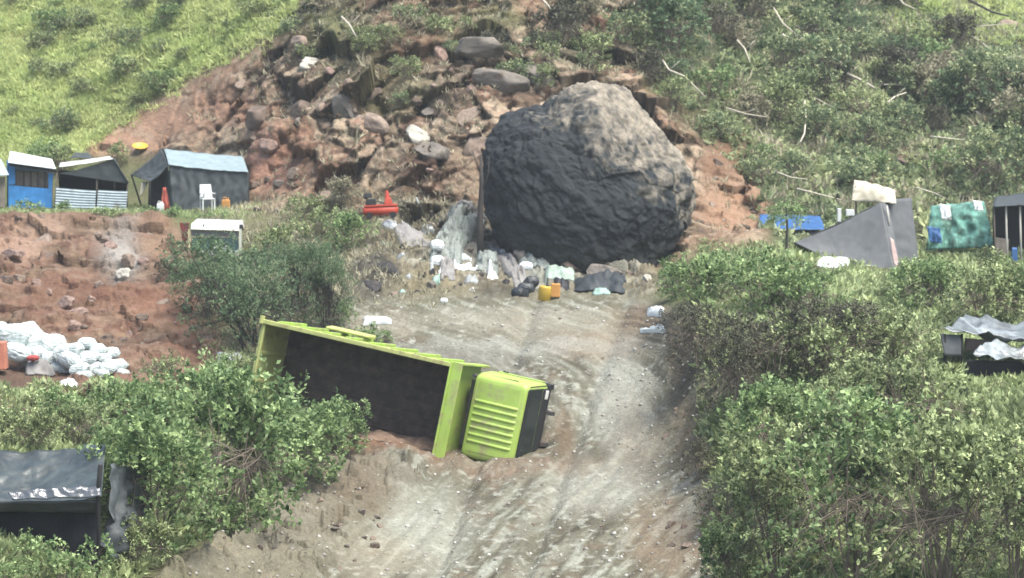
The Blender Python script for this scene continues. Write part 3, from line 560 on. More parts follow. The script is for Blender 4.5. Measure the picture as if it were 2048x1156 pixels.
def bush_data(seed, kind, an=1.):
    """unit bush: about 1 m radius, 1 m high (scaled in x,y and z at placing)"""
    r = np.random.RandomState(seed)
    nl, ncl, per, L0, fill = {'fresh': (12, 640, 11, .062, .75), 'olive': (11, 480, 12, .058, .8), 'dark': (10, 560, 9, .05, .85), 'fine': (14, 1700, 9, .040, .85), 'hill': (9, 330, 9, .085, .8), 'sprig': (7, 200, 10, .075, .7), 'tuft': (6, 160, 9, .11, .6)}[kind]
    ncl = int(ncl * an ** .75); nl = int(nl * an ** .5)
    th = r.rand(nl) * 6.28; rad = np.sqrt(r.rand(nl)) * .62; hz = .35 + .38 * r.rand(nl) * (1.15 - rad)
    if kind == 'fine': hz = .30 + .48 * r.rand(nl); rad *= 1.1
    lc = np.stack([rad * np.cos(th), rad * np.sin(th), (hz + .1) * an], 1); lr = r.uniform(.17, .36, nl)
    k = r.randint(0, nl, ncl); d = r.normal(size=(ncl, 3)); d[:, 2] = d[:, 2] * .8 + .25; d /= np.linalg.norm(d, axis=1)[:, None]
    flat = .5 if kind == 'fine' else .85
    cp = lc[k] + d * (lr[k] * r.uniform(.5, 1.15, ncl) ** .7)[:, None] * np.array([1, 1, flat * an ** .6])
    # low skirt
    ns = int(ncl * (.22 if kind != 'fine' else .12)); t2 = r.rand(ns) * 6.28; cp[:ns] = np.stack([np.cos(t2) * r.uniform(.4, .85, ns), np.sin(t2) * r.uniform(.4, .85, ns), r.uniform(.05, .4, ns) * an], 1)
    gapn = fbm(cp[:, 0] * 2.2 + seed, cp[:, 1] * 2.2, cp[:, 2] * 2.2, 2); cp_k = gapn > -.12; cp = cp[cp_k]; d = d[cp_k]
    # some shoots poke out of the crown
    sh = r.rand(len(cp)) < .10; cp[sh] += d[sh] * .10 + np.array([0, 0, .07]); m_ = len(cp)
    ax = d + np.array([0, 0, .7]) + r.normal(size=(m_, 3)) * .25
    P = np.repeat(cp, per, 0) + r.normal(size=(m_ * per, 3)) * L0 * .35 + np.repeat(ax / np.linalg.norm(ax, axis=1)[:, None], per, 0) * (r.rand(m_ * per) * L0 * 1.3)[:, None]
    Dr = np.repeat(ax, per, 0) * .55 + r.normal(size=(m_ * per, 3)) * .75
    L = L0 * r.uniform(.7, 1.35, m_ * per); val = np.clip(np.repeat(r.rand(m_) ** 1.8, per) * .9 + r.rand(m_ * per) * .4 - .15, 0, 1)
    lv, lf = kites(P, Dr, L, L * (.58 if kind != 'fine' else .35), r, .1)
    mb = MB()
    for q in range(nl):
        b0 = Vector((r.normal() * .05, r.normal() * .05, -.12)); b1 = Vector(lc[q]) * .5 + Vector((0, 0, -.03)) + Vector(r.normal(size=3) * .03); mb.tube([b0, b1, Vector(lc[q])], [.015, .011, .005] if kind != 'fine' else [.012, .009, .004], 5)
        idx = np.where(k[cp_k] == q)[0][:(12 if kind in ('olive', 'dark') else 8)]
        for i in idx: mb.tube([Vector(lc[q]) * .75, Vector(cp[i]) + Vector((0, 0, .03))], [.0045, .002], 4)
    return (lv, lf, val), (mb.v, mb.f)
BC = {}
def bush(px, py, wpx, hpx, kind, label, seed=1, group=None, leaf=None, name='shrub', dz=0, cat='shrub', Y=None):
    leaf = leaf or (kind if kind in LM else 'fresh'); var = seed % 3; an = (hpx / 1.12) / (wpx / 1.75); aq = min((.55, .8, 1., 1.3, 1.7, 2.2), key=lambda t_: abs(math.log(t_ / an))); key = (kind, leaf, var, aq)
    if key not in BC:
        (lv, lf, val), (sv, sf) = bush_data(100 + 17 * var + len(kind), kind, aq)
        BC[key] = (mk('foliage', lv, lf, LM[leaf], face_val=val, link=False).data, mk('stem', sv, sf, bark if kind != 'fine' else barkd, link=False).data)
    p = gv(px, py); s = F / p.y; r = random.Random(seed * 7 + 1)
    o = empty(name, (p.x, p.y, p.z + dz), label, cat, group); o.rotation_euler = (0, 0, r.uniform(0, 6.28)); o.scale = (wpx / s / 1.75, wpx / s / 1.75, hpx / s / 1.12 / aq)
    for nm, me in zip(('foliage', 'stem'), BC[key]):
        c = bpy.data.objects.new(nm, me); COL.objects.link(c); c.parent = o
    return o
left = [
 (310,1100,320,350,'fresh','tall bright green shrub just right of the black tarp shelter at lower left'),
 (455,1080,330,400,'fresh','tallest bright green shrub in the middle of the lower left thicket'),
 (555,985,290,230,'fresh','rounded green shrub reaching over the bank below the truck tailgate'),
 (665,925,150,120,'fresh','low green shrub covering the lower rear corner of the truck bed'),
 (605,915,170,130,'fresh','green shrub standing against the rear end of the truck bed'),
 (270,900,250,170,'fresh','broad green shrub behind the thicket, right of the white sacks'),
 (400,850,270,140,'fresh','green shrub at the back edge of the thicket under the red bank'),
 (470,810,130,100,'olive','olive shrub left of the truck tailgate'),
 (455,1085,190,90,'fresh','low shrub at the foot of the thicket beside the road bank'),
 (270,1130,200,100,'olive','low olive undergrowth shrub at the bottom of the thicket'),
 (140,1185,230,130,'sprig','leafy shrub in front of the black tarp shelter at bottom left'),
 (20,1190,130,80,'sprig','small leafy shrub in the bottom left corner'),
 (60,900,170,110,'olive','dry olive shrub above the roof of the black tarp shelter'),
 (165,895,150,120,'olive','dry olive shrub at the right corner of the black tarp roof'),
 (10,870,110,80,'olive','dry low shrub at the left edge under the white sacks'),
 (235,1060,110,110,'sprig','light green shrub growing in front of the grey side of the black tarp shelter')]
for i, a in enumerate(left): bush(*a[:5], a[5], i + 1)
mid = [
 (505,690,330,235,'fine','dark fine-leaved thorn tree with a wide flat crown behind the truck bed','thorn_tree','tree'),
 (420,640,160,140,'fine','dark feathery thorn tree at the edge of the red bank','thorn_tree','tree'),
 (650,675,140,230,'fine','slender fine-leaved tree right of the wide thorn tree','thorn_tree','tree'),
 (600,620,150,150,'fine','grey green tree crown behind the slender tree','thorn_tree','tree')]
for i, a in enumerate(mid): bush(*a[:5], a[5], i + 4, name=a[6], cat=a[7], leaf='fine')
for i, a in enumerate([
 (720,700,110,55,'sprig','bright green leafy plant on the far side of the truck bed',None),
 (760,690,60,34,'sprig','small bright green plant behind the truck bed beside a white sheet',None),
 (672,655,90,60,'sprig','green shrub above the truck bed rim',None),
 (640,480,110,80,'hill','thin yellow green shrub on the slope left of the red machine','olive'),
 (700,500,110,90,'hill','sunlit green shrub between the thorn tree and the white sack','fresh'),
 (560,520,120,80,'hill','dull olive shrub right of the white-topped vehicle','olive'),
 (600,440,90,60,'hill','dry shrub at the foot of the red slope right of the yellow cans','olive'),
 (690,420,80,50,'hill','dry pale shrub just left of the red machine','straw'),
 (490,560,110,70,'hill','grey green shrub under the right post of the white-topped vehicle','fine'),
 (350,560,90,60,'hill','dark scrub under the left post of the white-topped vehicle','dark'),
 (465,760,90,70,'olive','olive shrub at the foot of the red bank left of the tailgate',None),
 (330,760,120,50,'olive','low dry shrub behind the right end of the sack pile',None)]): bush(*a[:5], a[5], i + 2, leaf=a[6])
right = [
 (1560,1180,280,420,'olive','tall olive shrub at the lower right road edge'),
 (1700,1190,380,500,'olive','tallest yellow green shrub in the lower right thicket'),
 (1880,1200,380,470,'olive','wide yellow green shrub left of the lower right corner'),
 (2035,1200,320,440,'olive','yellow green shrub cut by the lower right frame edge'),
 (1480,1170,180,150,'fresh','low bright green shrub at the bottom of the right road edge'),
 (1560,960,250,260,'fresh','fresh green shrub above the lower right road edge'),
 (1700,880,270,200,'olive','olive shrub in the middle of the right thicket'),
 (1840,880,280,190,'olive','olive shrub below the pale tarp roof at the right'),
 (1640,760,220,160,'olive','sunlit olive shrub below the dark hedge'),
 (1400,605,180,120,'fresh','light green shrub right below the boulder, at the near end of the hedge'),
 (1505,615,240,115,'fresh','light green topped shrub in the middle of the hedge'),
 (1610,620,190,95,'fresh','light green shrub at the grey tent end of the hedge'),
 (1400,740,160,170,'dark','dark brownish shrub overhanging the road cut'),  # these dark shrubs stand in for shade below the hedge tops
 (1470,830,190,230,'dark','dark shrub in the shade of the hedge'),
 (1560,760,260,190,'dark','dark twiggy shrub under the light green hedge tops'),
 (1680,740,220,170,'dark','dark twiggy shrub below the grey tent'),
 (1790,730,200,135,'olive','dull olive shrub below the pink flap of the grey tent'),
 (1850,620,170,120,'fresh','green shrub right of the grey tent'),
 (1960,650,220,150,'olive','broad olive shrub above the pale tarp roof'),
 (2040,640,160,130,'fresh','green shrub above the pale tarp roof at the right frame edge'),
 (1400,960,110,100,'dark','small dark shrub clinging to the right road bank'),
 (1440,1060,110,110,'dark','dark twiggy shrub low on the right road bank'),
 (1350,600,90,90,'fresh','small pale green shrub touching the right foot of the giant boulder')]
for i, a in enumerate(right): bush(*a[:5], a[5], i + 1, leaf=('fresh' if a[4] == 'olive' and i % 4 == 1 else None))
# slim tree before the blue shelter
tp = gv(1572, 512); t = empty('slim_tree', tp, 'slim young tree with a thin dark trunk in front of the blue tarp shelter', 'tree')
hgt = 118 / (F / tp.y); m = MB(); m.tube([(0, 0, -.1), (.03, 0, hgt * .5), (-.02, 0, hgt * .85)], [.05, .04, .02], 7); m.obj('trunk', barkd, t)
(lv, lf, val), _ = bush_data(55, 'hill'); lv = lv * np.array([.85, .85, .7]) + np.array([0, 0, hgt * .55]); mk('crown', lv, lf, LM['fresh'], t, face_val=val)
# dark dead trunk left of the giant boulder
tp = gv(962, 530); t = empty('dead_tree', tp, 'bare dark tree trunk standing against the left side of the giant boulder', 'tree'); hh = 200 / (F / tp.y)
m = MB(); m.tube([(0, 0, -.3), (-.04, -.05, hh * .3), (.03, -.1, hh * .7), (.0, -.1, hh)], [.13, .11, .08, .04], 9); m.obj('trunk', barkd, t, smooth=True)
m = MB(); m.tube([(.02, -.1, hh * .6), (.25, -.2, hh * .82), (.28, -.2, hh * .98)], [.04, .025, .01], 6); m.tube([(0, -.1, hh * .8), (-.3, -.1, hh * 1.05)], [.03, .01], 6); m.obj('branch', barkd, t, smooth=True)
# hillside shrubs on the right slope: distinct bushes, then the continuous low cover
rg = random.Random(11)
for k in range(105):
    for _ in range(30):
        x, y = rg.uniform(1230, 2120), rg.uniform(-40, 400)
        if samp(M_hillR, x, y) > .6 and not (x > 1850 and y < 80): break
    wd = rg.uniform(50, 120) * (1.5 if rg.random() < .25 else 1); kd = rg.choice(['hill'] * 5 + ['fine', 'dark', 'olive']); lf_ = rg.choice(['hill', 'hill', 'hill', 'dark', 'fine', 'fresh', 'olive', 'straw'])
    bush(x, y, wd, wd * rg.uniform(.45, 1.1), 'hill', 'green shrub on the steep hillside right of the giant boulder', rg.randint(0, 500), 'shrubs on the right hillside', leaf=lf_)
for k in range(46):
    for _ in range(30):
        x, y = rg.uniform(-40, 640), rg.uniform(-40, 300)
        if samp(M_grassL, x, y) > .7: break
    wd = rg.uniform(30, 80); bush(x, y, wd, wd * rg.uniform(.4, .7), 'hill', 'small bush in the yellow green meadow at the upper left', rg.randint(0, 500), 'bushes in the upper left meadow', leaf=rg.choice(['olive', 'hill', 'fresh', 'olive']))
for k in range(58):
    x, y = rg.uniform(560, 1250), rg.uniform(-30, 240)
    wd = rg.uniform(34, 84)
    if y > 150 and rg.random() < .6: continue
    bush(x, y, wd, wd * rg.uniform(.4, .7), 'hill', 'scrubby bush on the top of the red slope above the rocks', rg.randint(0, 500), 'bushes on top of the red slope', leaf=rg.choice(['olive', 'hill', 'dark', 'straw']))
for i, (x, y, w_, h_) in enumerate([(1120,100,120,90),(1180,150,100,100),(1240,90,110,80),(1300,170,90,90),(1350,230,90,60),(1400,270,80,50),(1150,50,90,60),(1090,190,50,60)]):
    bush(x, y, w_, h_, 'hill', 'dull olive bush on the slope just above the giant boulder', i, 'bushes above the giant boulder', leaf=['dark', 'olive', 'hill'][i % 3])
bush(88, 335, 120, 60, 'hill', 'green bush leaning over the white roof of the blue shack', 3, leaf='fresh'); bush(120, 345, 70, 70, 'hill', 'small tree between the blue shack and the black shack', 2, leaf='olive')
bush(235, 330, 60, 50, 'tuft', 'yellow green bush behind the ridge of the black shack', 2, leaf='olive')
for i, (x, y, w_, h_) in enumerate([(60,436,70,24),(140,436,60,20),(210,440,70,18),(290,436,70,24),(350,436,60,22),(420,436,70,16)]): bush(x, y, w_, h_, 'tuft', 'low green weeds on the terrace edge in front of the shacks', i, 'weeds on the terrace edge', leaf='fresh', name='weed_clump', cat='weeds')
# grass and ground cover (nobody could count it)
def tufts(name, n, reg, dens, size, mt, label, blades=7, up=1., wr=.12, seed=3, spread=.6):
    r = np.random.RandomState(seed); x, y = r.uniform(reg[0], reg[1], n), r.uniform(reg[2], reg[3], n); k = r.rand(n) < dens(x, y); x, y = x[k], y[k]; P = gp(x, y); n = len(P)
    sc_n = (.55 + .9 * np.clip(fbm(P[:, 0] / 1.6, P[:, 1] / 1.6, P[:, 2] / 1.6, 2) + .4, 0, 1)); tone = np.clip(.5 + 1.3 * fbm(P[:, 0] / 2.2 + 7, P[:, 1] / 2.2, P[:, 2] / 2.2, 3), 0, 1)
    P = np.repeat(P, blades, 0) + r.normal(size=(n * blades, 3)) * np.array([.10, .10, .0]) * size / .3
    L = size * r.uniform(.5, 1.3, n * blades) * np.repeat((.5 + r.rand(n)) * sc_n, blades); Dr = r.normal(size=(n * blades, 3)) * spread + np.array([0, 0, up])
    Dr[:, 2] = np.abs(Dr[:, 2])
    v_, f_ = kites(P - np.array([0, 0, .03]), Dr, L, L * wr, r, .1)
    o = mk(name, v_, f_, LM[mt], face_val=np.clip(np.repeat(r.rand(n) * .45 + tone * .5, blades) + r.rand(n * blades) * .3 - .1, 0, 1)); tag(o, label, 'grass', kind='stuff'); return o
pn = lambda x, y, s, k=0.: fbm(x / s, y / s, x * 0 + k, 3)
tufts('meadow_grass', 42000, (-150, 660, -100, 340), lambda x, y: samp(M_grassL, x, y) * (.55 + pn(x, y, 60) * .9), .27, 'grass', 'yellow green meadow grass covering the upper left slope', 11, wr=.16)
tufts('hill_ground_cover', 30000, (1230, 2200, -100, 500), lambda x, y: samp(M_hillR, x, y) * (.45 + pn(x, y, 50, 4.) * 1.2), .30, 'hill', 'tangled green ground cover on the right hillside', 9, up=.6, wr=.4, spread=.9, seed=8)
tufts('dry_grass', 15000, (380, 1560, -80, 480), lambda x, y: samp(M_cliff, x, y) * (.12 + 1.1 * np.clip(pn(x, y, 70, 9.) + .05 + (150 - y) / 700., 0, 1)), .26, 'straw', 'tufts of dry grass hanging on the red slope', 8, wr=.13, seed=5)
tufts('bright_grass', 5000, (1780, 2150, -80, 150), lambda x, y: .9 * (y < 90 + (x - 1900) * .1), .28, 'grass', 'bright pale grass in the upper right corner', 9, seed=6, wr=.2)
tufts('bank_grass', 9000, (400, 900, 390, 720), lambda x, y: (1 - samp(M_road, x, y)) * .5, .24, 'straw', 'dry grass between the thorn trees and the rubble heap', 8, seed=16)
tufts('scrub_cover', 26000, (-150, 760, 700, 1200), lambda x, y: (x < 270 + (1156 - y) * 1.6) * (1 - samp(np.clip(M_road + M_bank * (WY < 780), 0, 1), x, y)) * .8, .22, 'olive', 'low undergrowth below the left thicket', 8, wr=.3, seed=12, spread=.9)
tufts('hedge_undergrowth', 26000, (1400, 2200, 490, 1200), lambda x, y: (1 - samp(np.clip(M_road + M_cut * .6, 0, 1), x, y)) * .8, .24, 'olive', 'low undergrowth below the right thicket', 8, wr=.3, seed=13, spread=.9)
tufts('hill_straw', 14000, (1240, 2100, -60, 440), lambda x, y: samp(M_hillR, x, y) * np.clip(pn(x, y, 55, 14.) * 2.5 + .15, 0, 1), .42, 'straw', 'patches of dry grass on the right hillside', 8, seed=19, wr=.12)
tufts('terrace_grass', 4000, (-100, 520, 412, 440), lambda x, y: .45 + .4 * pn(x, y, 40), .16, 'olive', 'green grass along the terrace edge under the shacks', 8, seed=14)
# bare pale branches on the right hillside
for i, (pts, lb) in enumerate([
 ([(1672,155),(1690,180),(1715,195),(1742,213)], 'thick pale fallen branch in the middle of the right hillside'),
 ([(1603,237),(1606,262),(1603,290),(1594,330)], 'pale upright bare stick above the blue tarp shelter'),
 ([(1320,145),(1335,175),(1365,195),(1405,225)], 'pale bare branch lying right above the giant boulder'),
 ([(1540,55),(1560,80),(1590,105)], 'thin bare branch high on the hillside above the centre right'),
 ([(1560,105),(1580,125),(1605,138)], 'short bare branch under the high thin branch'),
 ([(1875,145),(1905,170),(1942,207)], 'straight pale branch near the right edge of the hillside'),
 ([(1905,0),(1930,30),(1975,52),(2008,70)], 'long dark bent branch in the bright grass of the upper right corner'),
 ([(1780,20),(1800,38),(1822,54)], 'bare branch left of the bright grass corner'),
 ([(1768,240),(1782,222),(1805,214)], 'curved bare branch right of the thick fallen branch'),
 ([(1470,115),(1485,140),(1495,160)], 'slim leaning stem on the hillside above the boulder'),
 ([(1060,0),(1085,30),(1110,55),(1140,70)], 'thin pale root hanging over the reddish top of the slope'),
 ([(690,85),(705,100),(718,115)], 'small pale stick on the red slope under the grass')]):
    P = [gv(*p) + Vector((0, -1.0, .55)) for p in pts]; mm = MB(); n = len(P); rad = .07 if i in (0, 6) else .045
    mm.tube([p - P[0] for p in P], [rad * (1 - .6 * k / n) for k in range(n)], 7)
    q = P[1] - P[0]; mm.tube([q, q + Vector((.4, -.1, .35))], [rad * .5, .01], 5)
    o = mm.obj('bare_branch', barkd if i == 6 else barkp, smooth=True); o.location = P[0]; tag(o, lb, 'branch')

rg = random.Random(21)
for k in range(18):
    x, y = rg.uniform(1280, 2040), rg.uniform(0, 400)
    if samp(M_hillR, x, y) < .5: continue
    p = gv(x, y) + Vector((0, -.7, .35)); L = rg.uniform(.7, 2.3); a_ = rg.uniform(-.9, .2); q = Vector((L * math.cos(a_), rg.uniform(-.2, .2), L * math.sin(a_)))
    mm = MB(); mm.tube([Vector((0, 0, 0)), q * .5 + Vector((0, 0, rg.uniform(-.1, .1))), q], [.035, .028, .012], 5); mm.tube([q * .5, q * .7 + Vector((.05, 0, .22))], [.02, .006], 4)
    o = mm.obj('bare_branch', barkp, smooth=True); o.location = p; tag(o, 'short bleached twig caught among the shrubs of the right hillside', 'branch', 'bleached twigs on the right hillside')
# ------------------------------------------------------------------ shelters and camp things
KC = .62
tarp_k = mat('black_plastic_tarp', (.03, .036, .040), rough=.32, var=.15, bump=.4, bscale=6, spec=.6)
tarp_d = mat('dark_slate_tarp', (.075, .088, .092), rough=.6, var=.12, bump=.2, dirt=(.10, .085, .07), dirt_amt=.1)
tarp_r = mat('light_blue_grey_tarp', (.32, .41, .43), rough=.5, var=.12, bump=.2)
tarp_g = mat('grey_tarp', (.15, .16, .162), rough=.65, var=.1, bump=.15)
tarp_g2 = mat('darker_grey_tarp', (.13, .14, .145), rough=.7, var=.1, bump=.15)
tarp_b = mat('blue_tarp', (.05, .15, .36), rough=.55, var=.15)
tarp_gr = mat('teal_green_netting', (.20, .46, .38), rough=.7, var=.4, scale=5, dirt=(.08, .16, .12), dirt_amt=.4, dscale=3)
tarp_u = mat('gloss_streaked_dark_tarp', (.20, .225, .225), rough=.35, var=.5, scale=3, dirt=(.55, .60, .60), dirt_amt=.15, dscale=1.0, bump=.3, spec=.6)  # pale gloss streaks put into the colour through the dirt mask
tarp_w = mat('white_plastic_sheet', (.80, .84, .82), rough=.5, var=.1, bump=.2)
tarp_s = mat('silvery_tarp', (.36, .40, .40), rough=.3, var=.45, scale=3, dirt=(.07, .08, .08), dirt_amt=.35, dscale=1.2, bump=.3, spec=.6)
iron = mat('galvanised_iron', (.55, .64, .68), rough=.5, var=.15, dirt=(.20, .19, .17), dirt_amt=.15, metal=.2)
blue = mat('blue_boards', (.09, .40, .92), rough=.6, var=.2, dirt=(.10, .25, .42), dirt_amt=.2)
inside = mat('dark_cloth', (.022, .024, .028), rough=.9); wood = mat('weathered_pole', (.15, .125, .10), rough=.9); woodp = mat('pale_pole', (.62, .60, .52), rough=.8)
woodk = mat('black_pole', (.02, .02, .02), rough=.9)
yel = mat('yellow_plastic', (.75, .50, .08), rough=.4, var=.08, bump=0); org_ = mat('orange_plastic', (.70, .35, .10), rough=.45, bump=0); redm = mat('red_enamel', (.62, .10, .06), rough=.4, var=.12, bump=.05, dirt=(.4, .2, .14), dirt_amt=.1)
white = mat('white_plastic', (.95, .98, .96), rough=.45, var=.05, bump=0); sackm = mat('woven_white_sack', (.72, .80, .77), rough=.7, var=.12, scale=5, bump=.5, bscale=9, dirt=(.42, .38, .32), dirt_amt=.08)
tanb = mat('tan_boards', (.32, .27, .22), rough=.9, var=.2); redc = mat('red_cloth', (.45, .09, .08), rough=.8)
def sheet(c00, c10, c11, c01, mt, name, parent=None, nu=26, nv=18, sag=.1, wr=.05, folds=0, th=.02, seed=0, loc=None, smooth=True, bulge=0, ws=.5):
    """cloth between four corners (world points) with sag, creases and thickness"""
    c00, c10, c11, c01 = [np.array(c) for c in (c00, c10, c11, c01)]
    u, v = np.meshgrid(np.linspace(0, 1, nu), np.linspace(0, 1, nv), indexing='ij'); u_, v_ = u[..., None], v[..., None]
    P = (1 - u_) * (1 - v_) * c00 + u_ * (1 - v_) * c10 + u_ * v_ * c11 + (1 - u_) * v_ * c01
    n = np.cross(c10 - c00, c01 - c00); n = n / (np.linalg.norm(n) + 1e-9)
    if n[1] > 0: n = -n
    nz_ = fbm(P[..., 0] / ws + seed, P[..., 1] / ws, P[..., 2] / ws, 3, True) * wr
    if folds: nz_ = nz_ + wr * np.sin((u * folds + .35 * v * folds * .4 + fbm(u * 3, v * 2, u * 0 + seed, 2) * .8) * 6.28) * (.3 + .7 * v)
    P = P + n * (nz_ + bulge * np.sin(math.pi * u) * np.sin(math.pi * v))[..., None]; P[..., 2] -= sag * np.sin(math.pi * u) * np.sin(math.pi * v) + .45 * sag * np.sin(math.pi * u) + (.35 * wr * fbm(u * 5 + seed, v * 2, u * 0 + 2, 3) if wr > .045 else 0)
    A = P.reshape(-1, 3); B = A - n * th; k = nu * nv; idx = np.arange(k).reshape(nu, nv); Fs = []
    for i in range(nu - 1):
        for j in range(nv - 1): q = (idx[i, j], idx[i + 1, j], idx[i + 1, j + 1], idx[i, j + 1]); Fs.append(q); Fs.append(tuple(t_ + k for t_ in q[::-1]))
    bd = [idx[i, 0] for i in range(nu)] + [idx[-1, j] for j in range(1, nv)] + [idx[i, -1] for i in range(nu - 2, -1, -1)] + [idx[0, j] for j in range(nv - 2, 0, -1)]
    for a0, b0 in zip(bd, bd[1:] + bd[:1]): Fs.append((b0, a0, a0 + k, b0 + k))
    V_ = np.concatenate([A, B])
    if parent is None and loc is not None:
        o = mk(name, V_ - np.array(loc), Fs, mt, smooth=smooth); o.location = loc; return o
    return mk(name, V_, Fs, mt, parent, smooth, world=True)
def pole(a, b, r_, mt, parent, name='pole'): m = MB(); m.tube([a, b], r_, 7); return m.obj(name, mt, parent, True, world=True)
def corrug(c00, c10, c11, c01, mt, name, parent, ribs=7, amp=.035, vert=False):
    c00, c10, c11, c01 = [np.array(c) for c in (c00, c10, c11, c01)]; nu, nv = (4, ribs * 8) if not vert else (ribs * 8, 4)
    u, v = np.meshgrid(np.linspace(0, 1, nu), np.linspace(0, 1, nv), indexing='ij'); u_, v_ = u[..., None], v[..., None]
    P = (1 - u_) * (1 - v_) * c00 + u_ * (1 - v_) * c10 + u_ * v_ * c11 + (1 - u_) * v_ * c01; P[..., 1] += amp * np.sin((u if vert else v) * ribs * 6.28); P[..., 2] += .5 * amp * np.cos(u * 5)
    idx = np.arange(nu * nv).reshape(nu, nv); A = P.reshape(-1, 3); k = len(A); Fs = []
    for i in range(nu - 1):
        for j in range(nv - 1): q = (idx[i, j], idx[i + 1, j], idx[i + 1, j + 1], idx[i, j + 1]); Fs.append(q); Fs.append(tuple(t_ + k for t_ in q[::-1]))
    return mk(name, np.concatenate([A, A + np.array([0, .012, 0])]), Fs, mt, parent, True, world=True)
def slab(P4, d, mt, name, parent): 
    P = [Vector(p) for p in P4]; m = MB(); m.hexa(P + [p + Vector(d) for p in P]); return m.obj(name, mt, parent, world=True)
# blue shack
Y0 = 100.
r0 = empty('blue_shack', W(58, 412, Y0), 'small bright blue shack with a white sheet roof at the left edge', 'shack')
slab([W(14, 370, Y0), W(104, 378, Y0), W(104, 416, Y0), W(14, 416, Y0)], (0, .06, 0), blue, 'front_wall', r0)
slab([W(16, 322, Y0), W(30, 323, Y0), W(30, 369, Y0), W(14, 369, Y0)], (0, .06, 0), blue, 'wall_post', r0)
slab([W(31, 323, Y0), W(106, 335, Y0), W(106, 345, Y0), W(31, 340, Y0)], (0, .06, 0), mat('faded_blue_boards', (.16, .26, .42), rough=.7, var=.25), 'lintel', r0)
slab([W(96, 346, Y0), W(106, 347, Y0), W(104, 377, Y0), W(97, 377, Y0)], (0, .06, 0), blue, 'wall_post', r0)
slab([W(14, 322, Y0), W(14, 416, Y0), W(14, 416, Y0) + Vector((0, 2.4, 0)), W(14, 322, Y0) + Vector((0, 2.4, .1))], (.05, 0, 0), blue, 'side_wall', r0)
slab([W(30, 340, Y0 + .25), W(100, 346, Y0 + .25), W(100, 378, Y0 + .25), W(30, 372, Y0 + .25)], (0, .03, 0), tanb, 'window_boarding', r0)
slab([W(14, 320, Y0 + 2.4), W(106, 330, Y0 + 2.4), W(104, 414, Y0 + 2.4), W(14, 416, Y0 + 2.4)], (0, .05, 0), tanb, 'back_wall', r0)
for k in range(4): slab([W(46 + k * 14, 343, Y0 + .2), W(49 + k * 14, 343, Y0 + .2), W(49 + k * 14, 375, Y0 + .2), W(46 + k * 14, 375, Y0 + .2)], (0, .03, 0), wood, 'window_bar', r0)
corrug(W(16, 325, Y0 - .35), W(112, 338, Y0 - .35), W(104, 318, Y0 + 2.6), W(20, 302, Y0 + 2.6), tarp_w, 'roof', r0, 9, .0, True)
slab([W(18, 327, Y0 - .3), W(112, 340, Y0 - .3), W(112, 345, Y0 - .3), W(18, 332, Y0 - .3)], (0, .05, 0), inside, 'fascia', r0)
# roof corner of the neighbour cut by the frame
r1 = empty('tin_shack', W(-30, 414, 99), 'grey tin shack cut by the left frame edge, only its roof corner in view', 'shack')
corrug(W(-90, 352, 98), W(18, 350, 98), W(2, 318, 101), W(-90, 316, 101), iron, 'roof', r1, 10, .03, True)
slab([W(-88, 356, 98.3), W(10, 354, 98.3), W(10, 414, 98.3), W(-88, 414, 98.3)], (0, .06, 0), tanb, 'wall', r1)
# black shack with corrugated iron front
Y1 = 99.5
r2 = empty('black_tarp_shack', W(180, 420, Y1), 'open shack with a black tarp gable and a corrugated iron half wall', 'shack')
sheet(W(150, 341, Y1), W(230, 317, Y1), W(256, 368, Y1), W(118, 347, Y1), tarp_d, 'gable_tarp', r2, sag=0, wr=.03, seed=2)
sheet(W(118, 334, Y1 - .1), W(226, 318, Y1 - .1), W(218, 313, Y1 + 2.6), W(120, 326, Y1 + 2.6), tarp_w, 'roof', r2, sag=.03, wr=.03, seed=3)
sheet(W(228, 318, Y1 - .1), W(258, 366, Y1 - .1), W(246, 356, Y1 + 2.6), W(222, 314, Y1 + 2.6), tarp_d, 'roof_side', r2, sag=.03, wr=.03, seed=4)
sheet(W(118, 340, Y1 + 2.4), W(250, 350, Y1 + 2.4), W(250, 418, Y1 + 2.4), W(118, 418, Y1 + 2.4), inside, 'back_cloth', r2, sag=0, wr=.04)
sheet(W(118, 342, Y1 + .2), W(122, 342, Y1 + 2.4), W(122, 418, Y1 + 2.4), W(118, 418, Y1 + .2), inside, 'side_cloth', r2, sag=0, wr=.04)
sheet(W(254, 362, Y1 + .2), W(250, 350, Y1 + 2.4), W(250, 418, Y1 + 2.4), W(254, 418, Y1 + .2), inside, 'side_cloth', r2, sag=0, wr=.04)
corrug(W(112, 375, Y1 - .1), W(192, 381, Y1 - .1), W(190, 422, Y1 - .1), W(110, 420, Y1 - .1), iron, 'corrugated_panel', r2, 8, .014)
corrug(W(196, 380, Y1 - .1), W(255, 382, Y1 - .1), W(252, 425, Y1 - .1), W(193, 422, Y1 - .1), iron, 'corrugated_panel', r2, 8, .014)
for a_, b_ in (((114, 345), (110, 424)), ((194, 330), (193, 424)), ((255, 365), (253, 426)), ((229, 318), (229, 380))): pole(W(*a_, Y1 + .1), W(*b_, Y1 + .1), .04, wood, r2)
# dark tarp behind
sheet(W(140, 316, 104), W(186, 318, 104), W(176, 306, 105.5), W(152, 306, 105.5), tarp_d, 'tarp_lean_to', None, sag=0, wr=.05, loc=W(163, 318, 104))
tag(bpy.data.objects['tarp_lean_to'], 'small dark tarp mound poking up behind the black shack roof', 'tarp')
